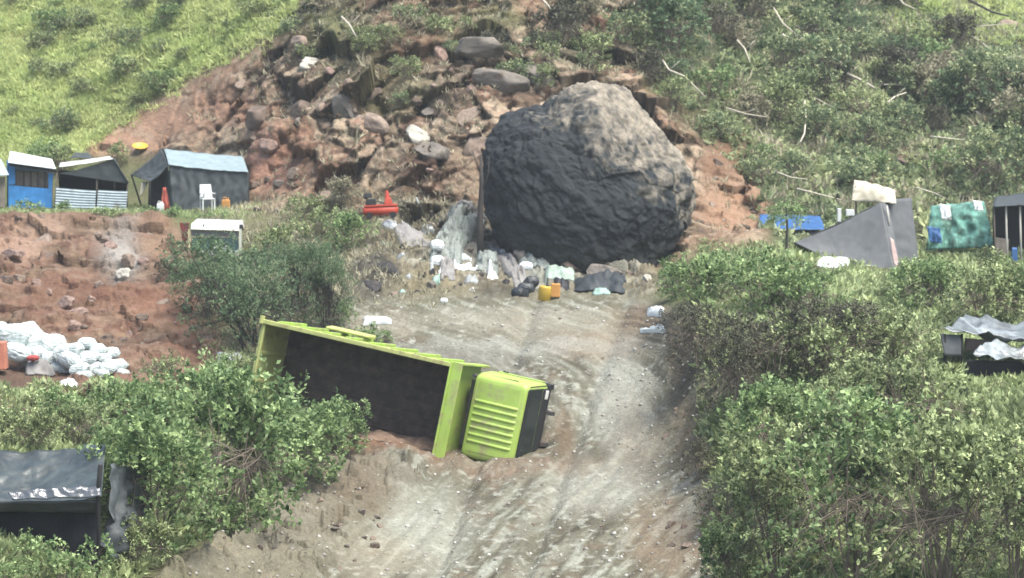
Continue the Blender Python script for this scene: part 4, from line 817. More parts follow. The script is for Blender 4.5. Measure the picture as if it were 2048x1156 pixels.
# the large dark tent
Y2 = 99.
r3 = empty('dark_tent', W(400, 422, Y2), 'large dark slate tarp tent with a pale blue grey roof slope', 'tent')
RG, RE = Y2 + 1.7, Y2
fl, fr = W(338, 330, RE), W(497, 345, RE)
sheet(W(328, 298, RG), W(486, 314, RG), fr + Vector((0, -.12, 0)), fl + Vector((0, -.12, 0)), tarp_r, 'roof', r3, 40, 14, sag=.06, wr=.045, folds=0, seed=5)
sheet(fl, fr, W(497, 419, RE - .15), W(345, 424, RE - .3), tarp_d, 'front_wall', r3, 60, 24, sag=0, wr=.05, folds=7, seed=6, ws=.8)
sheet(W(324, 299, RG), W(336, 331, RE), W(345, 424, RE - .2), W(330, 424, RE + .3), tarp_d, 'gable_front', r3, sag=0, wr=.03, seed=7)
sheet(W(324, 299, RG), W(262, 350, RG + 1.2), W(300, 364, RE + .2), W(337, 333, RE), tarp_d, 'awning', r3, sag=.1, wr=.06, seed=8)
sheet(W(326, 302, RG + .1), W(486, 318, RG + .1), W(490, 345, RG + 1.6), W(330, 330, RG + 1.6), tarp_d, 'back_roof', r3, sag=.05, wr=.04, seed=9)
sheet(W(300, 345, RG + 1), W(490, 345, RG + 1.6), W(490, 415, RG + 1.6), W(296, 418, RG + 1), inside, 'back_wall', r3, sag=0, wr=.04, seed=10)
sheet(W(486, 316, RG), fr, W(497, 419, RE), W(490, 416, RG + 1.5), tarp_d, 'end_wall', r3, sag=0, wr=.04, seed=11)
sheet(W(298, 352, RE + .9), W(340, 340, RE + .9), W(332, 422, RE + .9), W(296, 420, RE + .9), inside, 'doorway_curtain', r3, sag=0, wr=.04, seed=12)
for a_, b_, y_ in (((263, 350), (285, 420), RG + 1.1), ((300, 362), (300, 424), RE + .2), ((326, 298), (326, 424), RG + .05), ((497, 345), (497, 424), RE + .02)): pole(W(*a_, y_), W(*b_, y_), .035, woodk, r3)
o = sheet(W(283, 364, 100.3), W(297, 364, 100.3), W(283, 390, 100), W(279, 392, 100), mat('cream_cloth', (.62, .58, .45), rough=.8), 'cream_cloth', None, 8, 8, sag=0, wr=.03, loc=W(285, 390, 100)); tag(o, 'cream cloth hanging left of the dark tent doorway', 'cloth')
o = sheet(W(326, 375, 97.9), W(332, 375, 97.9), W(341, 420, 97.8), W(321, 420, 97.9), mat('coral_red_cloth', (.55, .14, .10), rough=.8), 'red_cloth', None, 10, 12, sag=0, wr=.05, folds=2, loc=W(330, 420, 97.9)); tag(o, 'coral red cloth hanging in the doorway of the dark tent', 'cloth')
# white chair
pc = W(415, 421, 97.2); ch = empty('plastic_chair', pc, 'white plastic chair standing in front of the dark tent', 'chair', rot=(0, 0, .35))
m = MB(); m.box(-.24, .24, -.24, .22, .42, .46); m.obj('seat', white, ch, bevel=.015)
m = MB(); m.hexa([(-.24, .2, .5), (.24, .2, .5), (.24, .24, .5), (-.24, .24, .5), (-.21, .3, .95), (.21, .3, .95), (.21, .34, .95), (-.21, .34, .95)]); m.obj('backrest', white, ch, bevel=.015)
for sx in (-.22, .22):
    for sy in (-.21, .21): m = MB(); m.box(sx - .02, sx + .02, sy - .02, sy + .02, 0, .42 if sy < 0 else .52); m.obj('leg', white, ch)
    m = MB(); m.box(sx - .03, sx + .03, -.22, .24, .62, .65); m.obj('armrest', white, ch, bevel=.01)
m = MB(); m.box(-.16, .16, -.16, .12, .461, .70, .02, .02); o = m.obj('cushion', white, None, bevel=.04); o.name = 'white_bundle'; o.location = pc; o.rotation_euler = (0, 0, .35); tag(o, 'white bundle on the seat of the plastic chair', 'bundle')
# jerrycans
def jerry(px, py, Y, mt, label, rot=(0, 0, 0), s=1., group=None):
    t = empty('jerrycan', W(px, py, Y), label, 'jerrycan', group, rot); t.scale = (s, s, s)
    m = MB(); m.box(-.15, .15, -.11, .11, 0, .36); m.box(-.14, .14, -.10, .10, .361, .40, .05, .03); m.obj('body', mt, t, bevel=.03)
    m = MB(); m.tube([(.08, 0, .39), (.08, 0, .46)], .03, 8); m.obj('cap', mt, t); m = MB(); m.tube([(-.12, 0, .38), (-.09, 0, .47), (.0, 0, .47), (.03, 0, .4)], .018, 6); m.obj('handle', mt, t); return t
jerry(452, 420, 97.2, org_, 'yellow orange jerrycan standing at the right end of the dark tent'); jerry(468, 421, 97.0, org_, 'yellow orange jerrycan lying beside the upright one', (0, 1.5, .3))
jerry(321, 424, 97.2, white, 'slim white jerrycan in front of the dark tent doorway', s=.85)
m = MB(); m.hexa([W(496, 418, 97), W(516, 420, 97), W(516, 421, 96.6), W(496, 419, 96.6), W(496, 412, 97), W(516, 415, 97), W(516, 416, 96.6), W(496, 413, 96.6)]); o = m.obj('pale_box', tarp_w, bevel=.02); tag(o, 'small flat pale box on the ground right of the dark tent', 'box')
# yellow basin on the slope
bp_ = gv(281, 302); n = 24; prof = [(.02, 0), (.28, .02), (.42, .2), (.47, .21), (.45, .17), (.3, .06), (.02, .04)]; Vv = []; Ff = []
for k in range(n):
    for r_, z_ in prof: Vv.append((r_ * math.cos(6.283 * k / n), r_ * math.sin(6.283 * k / n), z_))
for k in range(n):
    for i in range(6): a0 = k * 7 + i; b0 = ((k + 1) % n) * 7 + i; Ff.append((a0, b0, b0 + 1, a0 + 1))
o = mk('basin', Vv, Ff, yel, smooth=True); o.location = bp_ + Vector((0, -.1, .06)); o.rotation_euler = (.35, .08, 0); o.scale = (.72, .72, .72); tag(o, 'round yellow plastic basin tilted on the slope above the dark tent', 'basin')
# white-topped vehicle behind the thorn tree
Yv = 86.6; vb = W(430, 520, Yv); vh = empty('parked_vehicle', vb, 'white-topped vehicle with a dark windscreen and pale yellow posts, half hidden by the thorn tree', 'vehicle')
yp = mat('cream_yellow_paint', (.70, .62, .36), rough=.5, var=.15); wp = mat('white_paint', (.85, .85, .83), rough=.4, var=.04)
slab([W(383, 447, Yv), W(476, 450, Yv), W(478, 461, Yv - .15), W(382, 458, Yv - .15)], (0, 1.6, .05), wp, 'roof', vh)
slab([W(382, 460, Yv), W(477, 463, Yv), W(477, 474, Yv), W(383, 472, Yv)], (0, .08, 0), mat('grey_trim', (.24, .24, .23), rough=.6), 'roof_header', vh)
slab([W(384, 475, Yv + .05), W(476, 475, Yv + .05), W(478, 500, Yv), W(382, 500, Yv)], (0, .04, 0), mat('green_reflection_glass', (.03, .09, .075), rough=.15, spec=.6), 'windscreen', vh)  # green of the reflection put into the glass colour
for x0, mt in ((376, yp), (478, mat('pale_post_paint', (.66, .68, .56), rough=.5))):
    slab([W(x0, 458, Yv - .05), W(x0 + 5, 458, Yv - .05), W(x0 + 5, 512, Yv - .1), W(x0, 512, Yv - .1)], (0, .1, 0), mt, 'corner_post', vh)
slab([W(359, 446, Yv + .3), W(377, 446, Yv + .3), W(378, 490, Yv + .3), W(366, 486, Yv + .3)], (0, .2, 0), mat('dark_red_paint', (.22, .05, .05), rough=.6, var=.2), 'side_panel', vh)
slab([W(479, 450, Yv), W(485, 450, Yv), W(485, 461, Yv), W(479, 461, Yv)], (0, .15, 0), black, 'mirror', vh)
slab([W(380, 501, Yv), W(480, 501, Yv), W(482, 540, Yv), W(378, 540, Yv)], (0, .1, 0), wp, 'front_panel', vh)
slab([W(380, 501, Yv + 1.7), W(480, 501, Yv + 1.7), W(482, 545, Yv + 1.7), W(378, 545, Yv + 1.7)], (0, .1, 0), wp, 'rear_panel', vh)
slab([W(420, 492, Yv - .12), W(438, 491, Yv - .12), W(438, 497, Yv - .12), W(420, 496, Yv - .12)], (0, .04, 0), white, 'glint_patch', vh); slab([W(443, 491, Yv - .12), W(456, 491, Yv - .12), W(454, 499, Yv - .12), W(444, 497, Yv - .12)], (0, .04, 0), white, 'glint_patch', vh)  # white patches stand in for glints on the windscreen
# red machine
mp = W(763, 436, 89.0); mc = empty('compressor', mp, 'small red machine with a long tank and a black engine on the slope', 'machine', rot=(0, -.04, .0))
m = MB(); m.tube([(-.62, 0, .26), (-.55, 0, .26), (.5, 0, .26), (.58, 0, .26)], [.10, .17, .17, .09], 16); m.obj('tank', redm, mc, smooth=True)
m = MB(); m.box(-.55, .55, -.16, .16, .40, .46); m.obj('base_plate', redm, mc, bevel=.01)
m = MB(); m.box(-.52, -.15, -.16, .16, .461, .66, .03, .02); m.tube([(-.5, 0, .66), (-.5, 0, .80)], .06, 8); m.box(-.6, -.28, -.12, .12, .70, .86, .03, .03); m.obj('engine', black, mc, bevel=.02)
m = MB(); m.box(.1, .4, -.13, .13, .461, .68, .06, .03); m.tube([(.22, 0, .66), (.22, 0, .92)], [.10, .05], 10); m.obj('pump', redm, mc, bevel=.02)
for x_ in (-.4, .4): 
    m = MB(); m.tube([(x_, -.2, .1), (x_, -.14, .1)], .11, 14); m.obj('wheel', black, mc)
m = MB(); m.tube([(-.3, -.13, .5), (-.1, -.15, .58), (.15, -.13, .5)], .015, 6); m.obj('hose', black, mc)
# bottles, sacks, sheets and litter
def pillow(name, loc, dims, rot, mt, label, cat, seed=1, group=None, ears=True):
    key = ('pil', seed % 5, mt.name)
    if key not in RMe:
        v, f = ico(5); h_ = np.hypot(v[:, 0], v[:, 1]); fx = 1 + (h_ / np.maximum(np.maximum(abs(v[:, 0]), abs(v[:, 1])), 1e-6) - 1) * (.7 if ears else .35); v = np.stack([v[:, 0] * fx, v[:, 1] * fx, v[:, 2]], 1); s = np.sign(v); e = .72; q = s * np.abs(v) ** np.array([e, e, .9]); q *= 1 - .05 * np.abs(fbm(v[:, 0] * 6 + seed, v[:, 1] * 6, v[:, 2] * 6, 3))[:, None] + .17 * fbm(v[:, 0] * 2.2 + seed, v[:, 1] * 4.5, v[:, 2] * 4.5, 4, True)[:, None]
        if ears:
            k = np.clip((q[:, 0] - .72) / .25, 0, 1); q[:, 1] *= 1 - .45 * k; q[:, 2] *= 1 - .75 * k; q[:, 0] += .2 * k * (np.abs(q[:, 1]) > .25)
        RMe[key] = mk(name, q, f, mt, smooth=True, link=False).data
    o = bpy.data.objects.new(name, RMe[key]); COL.objects.link(o); o.location = loc; o.scale = [d / 2 for d in dims]; o.rotation_euler = rot; return tag(o, label, cat, group)
SK = [(30,672,52,44),(58,668,44,46),(85,690,46,44),(110,692,44,44),(35,705,50,34),(70,712,48,34),(104,722,44,30),(130,706,40,32),(175,688,36,24),(150,700,34,26),(196,700,32,22),(224,706,28,22),(140,720,38,28),(172,716,38,26),(205,716,32,18),(236,730,34,20),(160,738,36,22),(190,736,32,20),(215,736,32,20),(204,748,28,18),(228,747,26,16),(168,752,34,18),(95,700,40,50),(5,668,30,46),(120,736,36,20),(184,712,30,18),(212,724,26,16),(246,746,24,14),(150,726,32,20),(60,690,40,40)]
o_sk = 'white woven sacks heaped on the lower red terrace'
lbs = {0: 'bulging white sack with a torn top at the left of the heap', 8: 'round white sack crowning the right part of the heap', 15: 'white sack at the far right end of the heap', 23: 'white sack cut by the left frame edge', 21: 'lowest white sack at the front of the heap'}
for i, (x, y, w_, h_) in enumerate(SK):
    g0 = gv(x, 756 if x > 120 else 748); Yk = g0.y + (756 - y) / 60. + (i % 3) * .15; s = F / Yk; w_ *= .8; h_ *= .8
    o = pillow('sack', W(x, y, Yk), (w_ / s * 1.25, w_ / s * .95, h_ / s * 1.25), (random.Random(i).uniform(-.25, .25), (-.9 if x < 125 and h_ > 40 else random.Random(i + 50).uniform(-.35, .35)), random.Random(i + 9).uniform(-.8, .8)), sackm, lbs.get(i, 'plump white woven sack in the middle of the heap on the red terrace'), 'sack', i, o_sk)
def patch(px, py, wpx, hpx, mt, label, name='plastic_sheet', cat='sheet', seed=1, lift=.08, wr=.12, skew=0, group=None, ws=.35):
    """crumpled sheet lying on the ground"""
    nu, nv = 22, 16; u, v = np.meshgrid(np.linspace(-1, 1, nu), np.linspace(-1, 1, nv), indexing='ij'); rr_ = 1 + .25 * fbm(np.arctan2(v, u) * 1.3 + seed * 3, u * 0 + seed, v * 0, 3)
    x = px + (u * wpx / 2) * rr_ + skew * v; y = py + (v * hpx / 2) * rr_; P = gp(x, y); c0 = P.mean((0, 1))
    P = P + np.array([0, -.5, .85]) * (lift + wr * (.5 + fbm(P[..., 0] / ws + seed, P[..., 1] / ws, P[..., 2] / ws, 3, True)))[..., None] * (1 - .8 * np.maximum(np.abs(u), np.abs(v)) ** 4)[..., None]
    idx = np.arange(nu * nv).reshape(nu, nv); k = nu * nv; Fs = []
    for i in range(nu - 1):
        for j in range(nv - 1): q = (idx[i, j], idx[i + 1, j], idx[i + 1, j + 1], idx[i, j + 1]); Fs.append(q); Fs.append(tuple(t_ + k for t_ in q[::-1]))
    A = P.reshape(-1, 3) - c0; o = mk(name, np.concatenate([A, A - np.array([0, 0, .02])]), Fs, mt, smooth=True); o.location = c0; return tag(o, label, cat, group)
gpl = mat('grey_green_plastic', (.42, .47, .43), rough=.5, var=.5, scale=5, bump=.8, dirt=(.09, .10, .09), dirt_amt=.42, dscale=5)
cl2 = mat('grey_canvas', (.30, .29, .275), rough=.8, var=.25, bump=.3)
patch(912, 488, 66, 92, gpl, 'crumpled grey green plastic sheeting heaped left of the dark trunk', seed=1, wr=.5, skew=-24, ws=.22)
patch(1075, 520, 70, 70, gpl, 'pale grey plastic rags under the giant boulder, right of the dark trunk', seed=2, wr=.3)
patch(1120, 556, 60, 36, mat('mint_plastic', (.40, .50, .42), rough=.5, var=.3), 'mint grey sheet spread behind the yellow drum', seed=3, wr=.2)
patch(1020, 545, 30, 80, cl2, 'strip of grey canvas running down the rubble heap', seed=4, wr=.15, skew=26)
patch(930, 440, 70, 22, cl2, 'grey sheet hanging high on the rubble heap by the dark trunk', seed=5, wr=.2, skew=-20)
patch(895, 555, 30, 40, cl2, 'grey rag right of the two white sacks', seed=6, wr=.12)
patch(820, 490, 60, 44, cl2, 'grey canvas on the heap below the white oval sack', seed=7, wr=.2, skew=20)
patch(975, 540, 44, 30, gpl, 'small grey green rag beneath the dark trunk', seed=9, wr=.2)
patch(925, 545, 36, 14, tarp_w, 'left wing of a white folded sheet on the rubble heap', seed=8, wr=.05)
patch(960, 548, 44, 12, tarp_w, 'right wing of a white folded sheet on the rubble heap', seed=10, wr=.05)
patch(1200, 583, 100, 16, mat('dark_blue_grey_tarp', (.05, .06, .065), rough=.6), 'dark tarp strip lying right of the orange can', name='tarp', cat='tarp', seed=11, wr=.2, lift=.2)
patch(1312, 628, 34, 16, tarp_w, 'crumpled white rubbish at the right end of the upper track', seed=12, wr=.10)
patch(1305, 664, 48, 9, tarp_w, 'flat pale strip below the crumpled white rubbish', seed=13, wr=.08)
patch(755, 645, 56, 12, tarp_w, 'white sheet lying on the track behind the truck bed', seed=14, wr=.08)
patch(138, 775, 34, 16, tarp_w, 'small white rag below the sack heap', seed=15, wr=.12)
patch(80, 735, 60, 26, cl2, 'pale canvas flap below the torn sacks', seed=16, wr=.2)
patch(460, 720, 50, 14, tarp_w, 'white scrap behind the lower left thicket', seed=17, wr=.1)
patch(1670, 527, 70, 16, tarp_w, 'pale sheet edge at the foot of the grey tent', seed=18, wr=.1)
s90 = F / 90
pillow('sack', gv(784, 478) + Vector((0, 0, .15)), (.62, .4, .3), (0, .45, .1), white, 'lone white oval sack on the slope below the red machine', 'sack', 2, ears=False)
pillow('sack', gv(875, 528) + Vector((0, -.2, .42)), (.42, .4, .34), (0, .05, .1), white, 'upper of two stacked white sacks on the rubble heap', 'sack', 3, ears=False)
pillow('sack', gv(875, 545) + Vector((0, -.2, .15)), (.42, .4, .34), (0, -.08, .1), white, 'lower of two stacked white sacks on the rubble heap', 'sack', 4, ears=False)
pillow('sack', gv(888, 606) + Vector((0, 0, .06)), (.22, .2, .16), (0, 0, 0), white, 'tiny white bag on the edge of the upper track', 'sack', 1, ears=False)
pillow('sack', gv(1052, 562) + Vector((0, 0, .12)), (.42, .3, .28), (0, 0, 0), white, 'white bag just above the black bags', 'sack', 2, ears=False)
pillow('sack', gv(1006, 517) + Vector((0, 0, .1)), (.22, .2, .24), (0, 0, 0), sackm, 'small grey white bag right of the dark trunk', 'sack', 0, ears=False)
for i, (x, y, l) in enumerate([(1052,590,'large black bag left of the yellow drum'),(1040,594,'small black bag at the left of the black bag pair'),(1062,578,'black bag leaning on the yellow drum')]): pillow('bag', gv(x, y) + Vector((0, -.1, .1)), (.5, .4, .36), (0, .2 * i, i), tarp_k, l, 'bag', i, ears=False)
m = MB(); m.box(-.11, .11, -.08, .08, 0, .12); o = m.obj('pale_box', mat('cream_board', (.62, .62, .42), rough=.7), bevel=.01); o.location = gv(760, 464); o.rotation_euler = (0, .2, .2); tag(o, 'small cream box on the slope under the red machine', 'box')
for i, (x, y) in enumerate([(788,458),(796,453),(808,454),(818,452),(830,442),(840,434)]):
    m = MB(); m.tube([(0, 0, 0), (0, 0, .16), (0, 0, .2), (0, 0, .24)], [.035, .035, .015, .015], 8); o = m.obj('bottle', sackm, smooth=True); o.location = gv(x, y + 5); o.rotation_euler = (0, -.4, 0); tag(o, 'small pale bottle stuck in the dark slope below the red machine', 'bottle', 'pale bottles in a row below the red machine')
# yellow drum and orange can
t = empty('drum', gv(1088, 600) + Vector((0, -.3, .02)), 'bright yellow plastic drum at the back edge of the track', 'drum', rot=(0, .12, 0))
m = MB(); m.tube([(0, 0, 0), (0, 0, .03), (0, 0, .2), (0, 0, .23), (0, 0, .4), (0, 0, .43), (0, 0, .46)], [.16, .2, .2, .215, .2, .2, .16], 18); m.obj('body', yel, t, smooth=True); m = MB(); m.tube([(.05, 0, .46), (.05, 0, .5)], .05, 10); m.obj('cap', black, t)
t = empty('jerrycan', gv(1110, 600) + Vector((0, -.25, .02)), 'dull orange jerrycan right against the yellow drum', 'jerrycan', rot=(0, .05, 0)); m = MB(); m.box(-.15, .15, -.12, .12, 0, .42, .01, .01); m.obj('body', org_, t, bevel=.03); m = MB(); m.tube([(0, 0, .42), (0, 0, .47)], .04, 8); m.obj('cap', black, t)
# orange container and red tub by the sacks
m = MB(); m.box(-.2, .2, -.2, .2, 0, .75, .02, .02); o = m.obj('crate', mat('salmon_plastic', (.62, .24, .15), rough=.6, var=.2), bevel=.03); o.location = W(0, 738, 70.5); tag(o, 'salmon orange container at the left frame edge under the sacks', 'container')
pillow('red_bag', W(66, 716, 71.5), (.3, .3, .14), (0, 0, 0), redc, 'small red bag poking out below the torn sacks', 'bag', 2, ears=False)
scr = [mat('scrap_' + n_, c_2, rough=.6, var=.3, bump=.4) for n_, c_2 in (('white', (.8, .84, .82)), ('grey', (.38, .40, .39)), ('mint', (.36, .52, .44)), ('tan', (.45, .38, .28)), ('black', (.03, .03, .035)))]
rg = random.Random(31)
for k in range(46):
    x, y = rg.uniform(760, 1220), rg.uniform(430, 594)
    if x > 985 and y < 535: continue
    if x < 850 and (y - 430) < (850 - x) * .2 or (x < 800 and y > 520): continue
    patch(x, y, rg.uniform(10, 34), rg.uniform(4, 9), rg.choice(scr), 'small scrap of torn plastic in the rubble heap by the giant boulder', 'plastic_scrap', 'scrap', k + 40, wr=.05, group='plastic scraps in the rubble heap', lift=.07)
KC = 1.
soilm = mat('loose_red_soil', (.17, .115, .08), rough=.95, var=.35, scale=5, bump=.8)
for i_, (x, y, w_, h_, l_) in enumerate([(800, 890, 170, 44, 'heap of reddish soil spilled along the low side of the truck bed')]): patch(x, y, w_, h_, soilm, l_, 'soil_heap', 'soil heap', 90 + i_, wr=.06, lift=.02, ws=.2)
KC = .62
# ---- right hand camp
Y3 = 86.
r4 = empty('grey_tent', W(1720, 535, Y3), 'grey tarp tent with a sharp peak behind the right hedge', 'tent')
pk = W(1764, 404, Y3 + 1.2)
sheet(W(1588, 486, Y3 + 1.6), pk, W(1790, 545, Y3 - .6), W(1650, 515, Y3 + .2), tarp_g, 'front_panel', r4, 40, 26, sag=.22, wr=.05, seed=3, ws=.9)
sheet(pk + Vector((0, -.02, 0)), W(1776, 410, Y3 + 1.2), W(1803, 542, Y3 - .2), W(1790, 545, Y3 - .62), tarp_g, 'door_flap', r4, 12, 20, sag=0, wr=.03, seed=4)
sheet(W(1766, 400, Y3 + 2.2), W(1822, 396, Y3 + 2.6), W(1840, 545, Y3 + 1.6), W(1790, 545, Y3 + 1.4), tarp_g2, 'side_panel', r4, 20, 24, sag=0, wr=.04, seed=5)
sheet(pk, W(1588, 486, Y3 + 1.6), W(1600, 520, Y3 + 4), W(1800, 470, Y3 + 4), tarp_g2, 'back_panel', r4, 20, 20, sag=.05, wr=.04, seed=6)
pole(pk, W(1768, 550, Y3 + 1.2), .04, wood, r4); pole(W(1774, 412, Y3 + .9), W(1779, 450, Y3 + .6), .025, woodp, r4, 'pale_pole')
o = sheet(W(1780, 475, Y3 - .9), W(1787, 480, Y3 - .9), W(1800, 540, Y3 - 1.1), W(1788, 528, Y3 - 1.1), mat('pinkish_white_cloth', (.72, .52, .48), rough=.8), 'pink_cloth', None, 10, 14, sag=0, wr=.04, loc=W(1790, 530, Y3 - 1)); tag(o, 'pinkish white cloth hanging at the right corner of the grey tent', 'cloth')
o = sheet(W(1703, 404, 88.2), W(1792, 410, 88.0), W(1790, 382, 88.8), W(1708, 362, 88.8), mat('cream_canvas', (.72, .66, .50), rough=.85, var=.12, bump=.3), 'cream_canvas', None, 24, 16, sag=-.05, wr=.12, seed=4, ws=.5, bulge=.25, loc=W(1750, 385, 88.2)); o2 = None
tag(o, 'bulging cream canvas slung above the peak of the grey tent', 'canvas'); pole(W(1712, 372, 88.5), W(1712, 520, 88.5), .03, wood, o); o.name = 'cream_canvas'
r5 = empty('blue_shelter', W(1580, 505, 93), 'low shelter with a blue tarp ridge between the earth slope and the grey tent', 'shelter')
sheet(W(1516, 456, 92), W(1650, 460, 92), W(1640, 432, 94), W(1520, 428, 94), tarp_b, 'roof', r5, 24, 10, sag=.06, wr=.04, seed=2)
sheet(W(1512, 462, 92.2), W(1650, 464, 92.2), W(1650, 512, 91.8), W(1512, 505, 91.8), tarp_g, 'front_wall', r5, 30, 12, sag=0, wr=.06, seed=3)
pole(W(1516, 456, 92.1), W(1516, 505, 92.1), .03, wood, r5); pole(W(1648, 456, 92.1), W(1648, 512, 92.1), .03, wood, r5)
for i, (x, y, w_, h_) in enumerate([(1678, 430, 7, 26), (1700, 425, 16, 12)]):
    m = MB(); p_ = W(x, y, 91); q_ = F / 91; m.box(-w_ / q_ / 2, w_ / q_ / 2, -.1, .1, -h_ / q_ / 2, h_ / q_ / 2 ); o = m.obj('white_board', white, bevel=.01); o.location = p_; tag(o, ['narrow upright white board left of the grey tent peak', 'small white board against the slope of the grey tent'][i], 'board')
    pole(p_ + Vector((0, 0, -h_ / q_ / 2)), p_ + Vector((0, .0, -1.5)), .02, wood, o, 'leg')
r6 = empty('green_shelter', W(1925, 500, 91), 'shelter draped with teal green netting at the right of the grey tent', 'shelter')
sheet(W(1862, 412, 91), W(1968, 402, 91), W(1988, 494, 90.6), W(1852, 500, 90.6), tarp_gr, 'netting', r6, 30, 24, sag=0, wr=.12, folds=4, seed=4)
sheet(W(1880, 418, 91), W(1960, 412, 91), W(1975, 425, 93.5), W(1890, 425, 93.5), tarp_gr, 'roof', r6, 20, 12, sag=.1, wr=.08, seed=5)
for x in (1884, 1958, 1978): pole(W(x, 414, 91.1), W(x, 505, 91.1), .03, wood, r6)
for i, (x, y, w_, h_, l) in enumerate([(1890, 425, 24, 34, 'white cloth hanging at the upper left of the green netting'), (1955, 412, 20, 22, 'white cloth at the upper right of the green netting'), (1868, 470, 30, 34, 'blue cloth at the left foot of the green netting')]):
    o = sheet(W(x - w_ / 2, y - h_ / 2, 90.3), W(x + w_ * .4, y - h_ * .4, 90.3), W(x + w_ / 2, y + h_ / 2, 90.2), W(x - w_ * .3, y + h_ * .4, 90.2), white if i < 2 else tarp_b, 'hanging_cloth', None, 10, 10, sag=0, wr=.07, folds=2, seed=i, loc=W(x, y, 90)); tag(o, l, 'cloth')
r7 = empty('dark_shelter', W(2030, 540, 89), 'dark roofed open shelter on pale posts at the right frame edge', 'shelter')
sheet(W(1985, 415, 88), W(2130, 400, 88), W(2120, 372, 91), W(1990, 395, 91), tarp_d, 'roof', r7, 20, 12, sag=.1, wr=.06, seed=2)
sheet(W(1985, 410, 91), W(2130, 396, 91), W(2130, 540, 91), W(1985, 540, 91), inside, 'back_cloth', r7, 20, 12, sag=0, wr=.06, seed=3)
for x, mt in ((1988, wood), (2012, woodp), (2040, woodp), (2100, wood)): pole(W(x, 412, 88.2), W(x + 3, 545, 88.2), .035, mt, r7)
sheet(W(1990, 475, 88.6), W(2018, 478, 88.6), W(2016, 520, 88.5), W(1990, 515, 88.5), tanb, 'front_cloth', r7, 8, 8, sag=0, wr=.05)
o = sheet(W(2024, 495, 87.8), W(2034, 495, 87.8), W(2036, 535, 87.8), W(2022, 532, 87.8), tarp_b, 'blue_cloth', None, 8, 8, sag=0, wr=.04, loc=W(2030, 530, 87.8)); tag(o, 'blue cloth hanging from the dark roofed shelter', 'cloth')
# pale tarp roof on the right
Y5 = 66.
r8 = empty('tarp_canopy', W(1980, 740, Y5), 'low canopy of silvery crumpled tarps over the bushes at the right edge', 'canopy')
sheet(W(1885, 668, Y5), W(2150, 672, Y5 - .4), W(2140, 640, Y5 + 2.2), W(1930, 636, Y5 + 2.2), tarp_u, 'upper_tarp', r8, 50, 20, sag=.3, wr=.22, seed=2, ws=.9)
sheet(W(1945, 716, Y5 - 1.2), W(2150, 722, Y5 - 1.4), W(2150, 676, Y5), W(1980, 690, Y5 - .2), tarp_s, 'lower_tarp', r8, 50, 20, sag=.25, wr=.22, seed=3, ws=.9)
sheet(W(1930, 676, Y5 + .3), W(2000, 682, Y5 + .3), W(1990, 700, Y5 + .3), W(1928, 702, Y5 + .3), mat('brown_cloth', (.26, .19, .16), rough=.8), 'brown_cloth', r8, 10, 8, sag=0, wr=.04)
sheet(W(1880, 668, Y5 + .1), W(1922, 670, Y5 + .1), W(1922, 712, Y5), W(1888, 712, Y5), tarp_g2, 'side_cloth', r8, 10, 8, sag=0, wr=.05)
sheet(W(1930, 720, Y5 - .9), W(2150, 726, Y5 - 1.1), W(2150, 760, Y5 - 1.1), W(1930, 752, Y5 - .9), inside, 'under_roof_shade', r8, 20, 8, sag=0, wr=.06)  # near-black sheet stands in for the shade under the tarps
for x in (1890, 1924, 2090): pole(W(x, 668, Y5 + .05), W(x, 770, Y5 + .05), .03, woodk, r8)
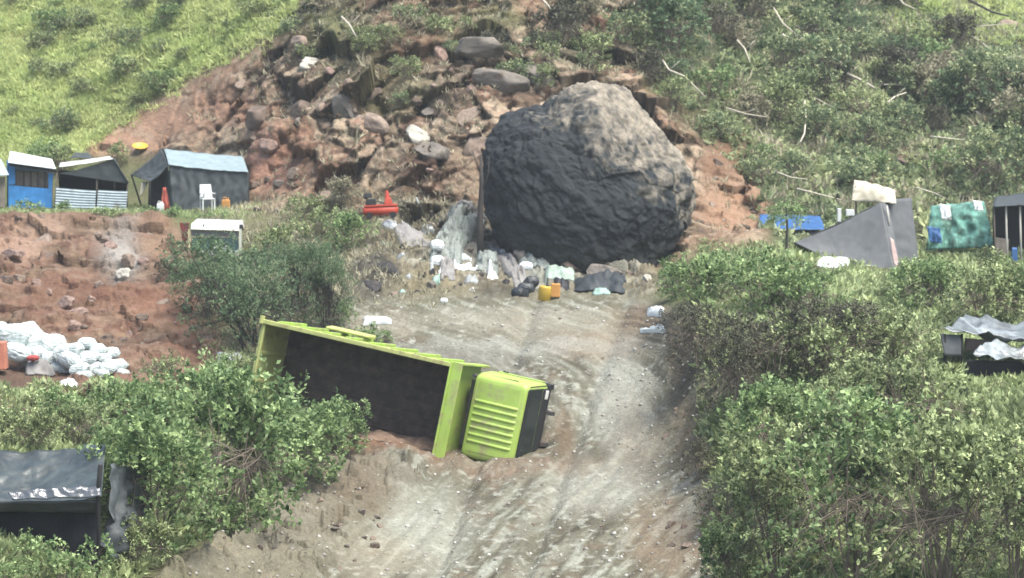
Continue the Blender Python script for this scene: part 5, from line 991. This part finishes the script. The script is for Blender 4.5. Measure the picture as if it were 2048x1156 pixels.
# foreground black shelter
Y6 = 52.5
r9 = empty('black_tarp_shelter', W(90, 1156, Y6), 'low shelter of shiny black plastic tarp in the lower left corner', 'shelter')
sheet(W(-140, 1003, Y6 - .6), W(203, 1000, Y6 - .3), W(212, 892, Y6 + 2.6), W(-140, 884, Y6 + 2.6), mat('worn_black_roof_plastic', (.055, .070, .066), rough=.4, var=.5, scale=2.5, bump=.5, bscale=5, spec=.7, dirt=(.12, .13, .11), dirt_amt=.2), 'roof', r9, 90, 60, sag=.38, wr=.10, seed=6, ws=.8)
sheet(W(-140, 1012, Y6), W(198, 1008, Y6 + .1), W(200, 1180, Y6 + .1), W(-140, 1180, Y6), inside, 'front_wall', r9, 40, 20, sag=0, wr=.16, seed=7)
sheet(W(-140, 1002, Y6 - .64), W(200, 1000, Y6 - .34), W(200, 1024, Y6 - .3), W(-140, 1022, Y6 - .6), tarp_k, 'roof_hem', r9, 40, 5, sag=0, wr=.05, seed=8)
sheet(W(208, 930, Y6 + 1.5), W(280, 935, Y6 + 3), W(282, 1085, Y6 + 3), W(208, 1120, Y6 + .6), tarp_d, 'side_wall', r9, 24, 20, sag=0, wr=.2, folds=3, seed=9)
sheet(W(-140, 1090, Y6 - .5), W(60, 1120, Y6 - .4), W(80, 1180, Y6 - .6), W(-140, 1180, Y6 - .7), tarp_k, 'ground_tarp', r9, 20, 10, sag=0, wr=.12, seed=10)
m = MB(); m.tube([W(201, 930, Y6 - .4), W(196, 985, Y6 - .4), W(197, 1056, Y6 - .42), W(197, 1170, Y6 - .4)], [.05, .05, .04, .04], 8); m.obj('pole', woodk, r9, True, world=True)
sheet(W(15, 985, Y6 - .62), W(200, 972, Y6 - .36), W(204, 996, Y6 - .46), W(25, 1001, Y6 - .72), mat('black_sheen_plastic', (.10, .11, .12), rough=.2, spec=.9, bump=.3), 'roof_sheen_strip', r9, 40, 8, sag=0, wr=.10, seed=14, ws=.4)  # paler strip added to imitate the sheen along the roof's front edge
bush(40, 1120, 120, 60, 'sprig', 'bushy weed at the bottom left under the black tarp shelter', 7)
bush(120, 960, 90, 50, 'tuft', 'small sprig lying across the front of the black tarp roof', 4, leaf='fresh', dz=1.55); bush(60, 1050, 90, 60, 'sprig', 'leafy sprig in front of the open side of the black tarp shelter', 5)
# ------------------------------------------------------------------ haze
m = MB(); m.box(-700, 700, -150, 700, -12, 90); hz = mk('haze', m.v, m.f, bpy.data.materials.new('haze')); tag(hz, kind='stuff', label='pale even haze over the valley', cat='haze')
hm = hz.data.materials[0]; hm.use_nodes = True; N = hm.node_tree.nodes; N.remove(N['Principled BSDF']); pv = N.new('ShaderNodeVolumePrincipled'); pv.inputs['Color'].default_value = (.86, .93, .93, 1); pv.inputs['Density'].default_value = HAZE; pv.inputs['Anisotropy'].default_value = .2
hm.node_tree.links.new(pv.outputs[0], N['Material Output'].inputs['Volume'])
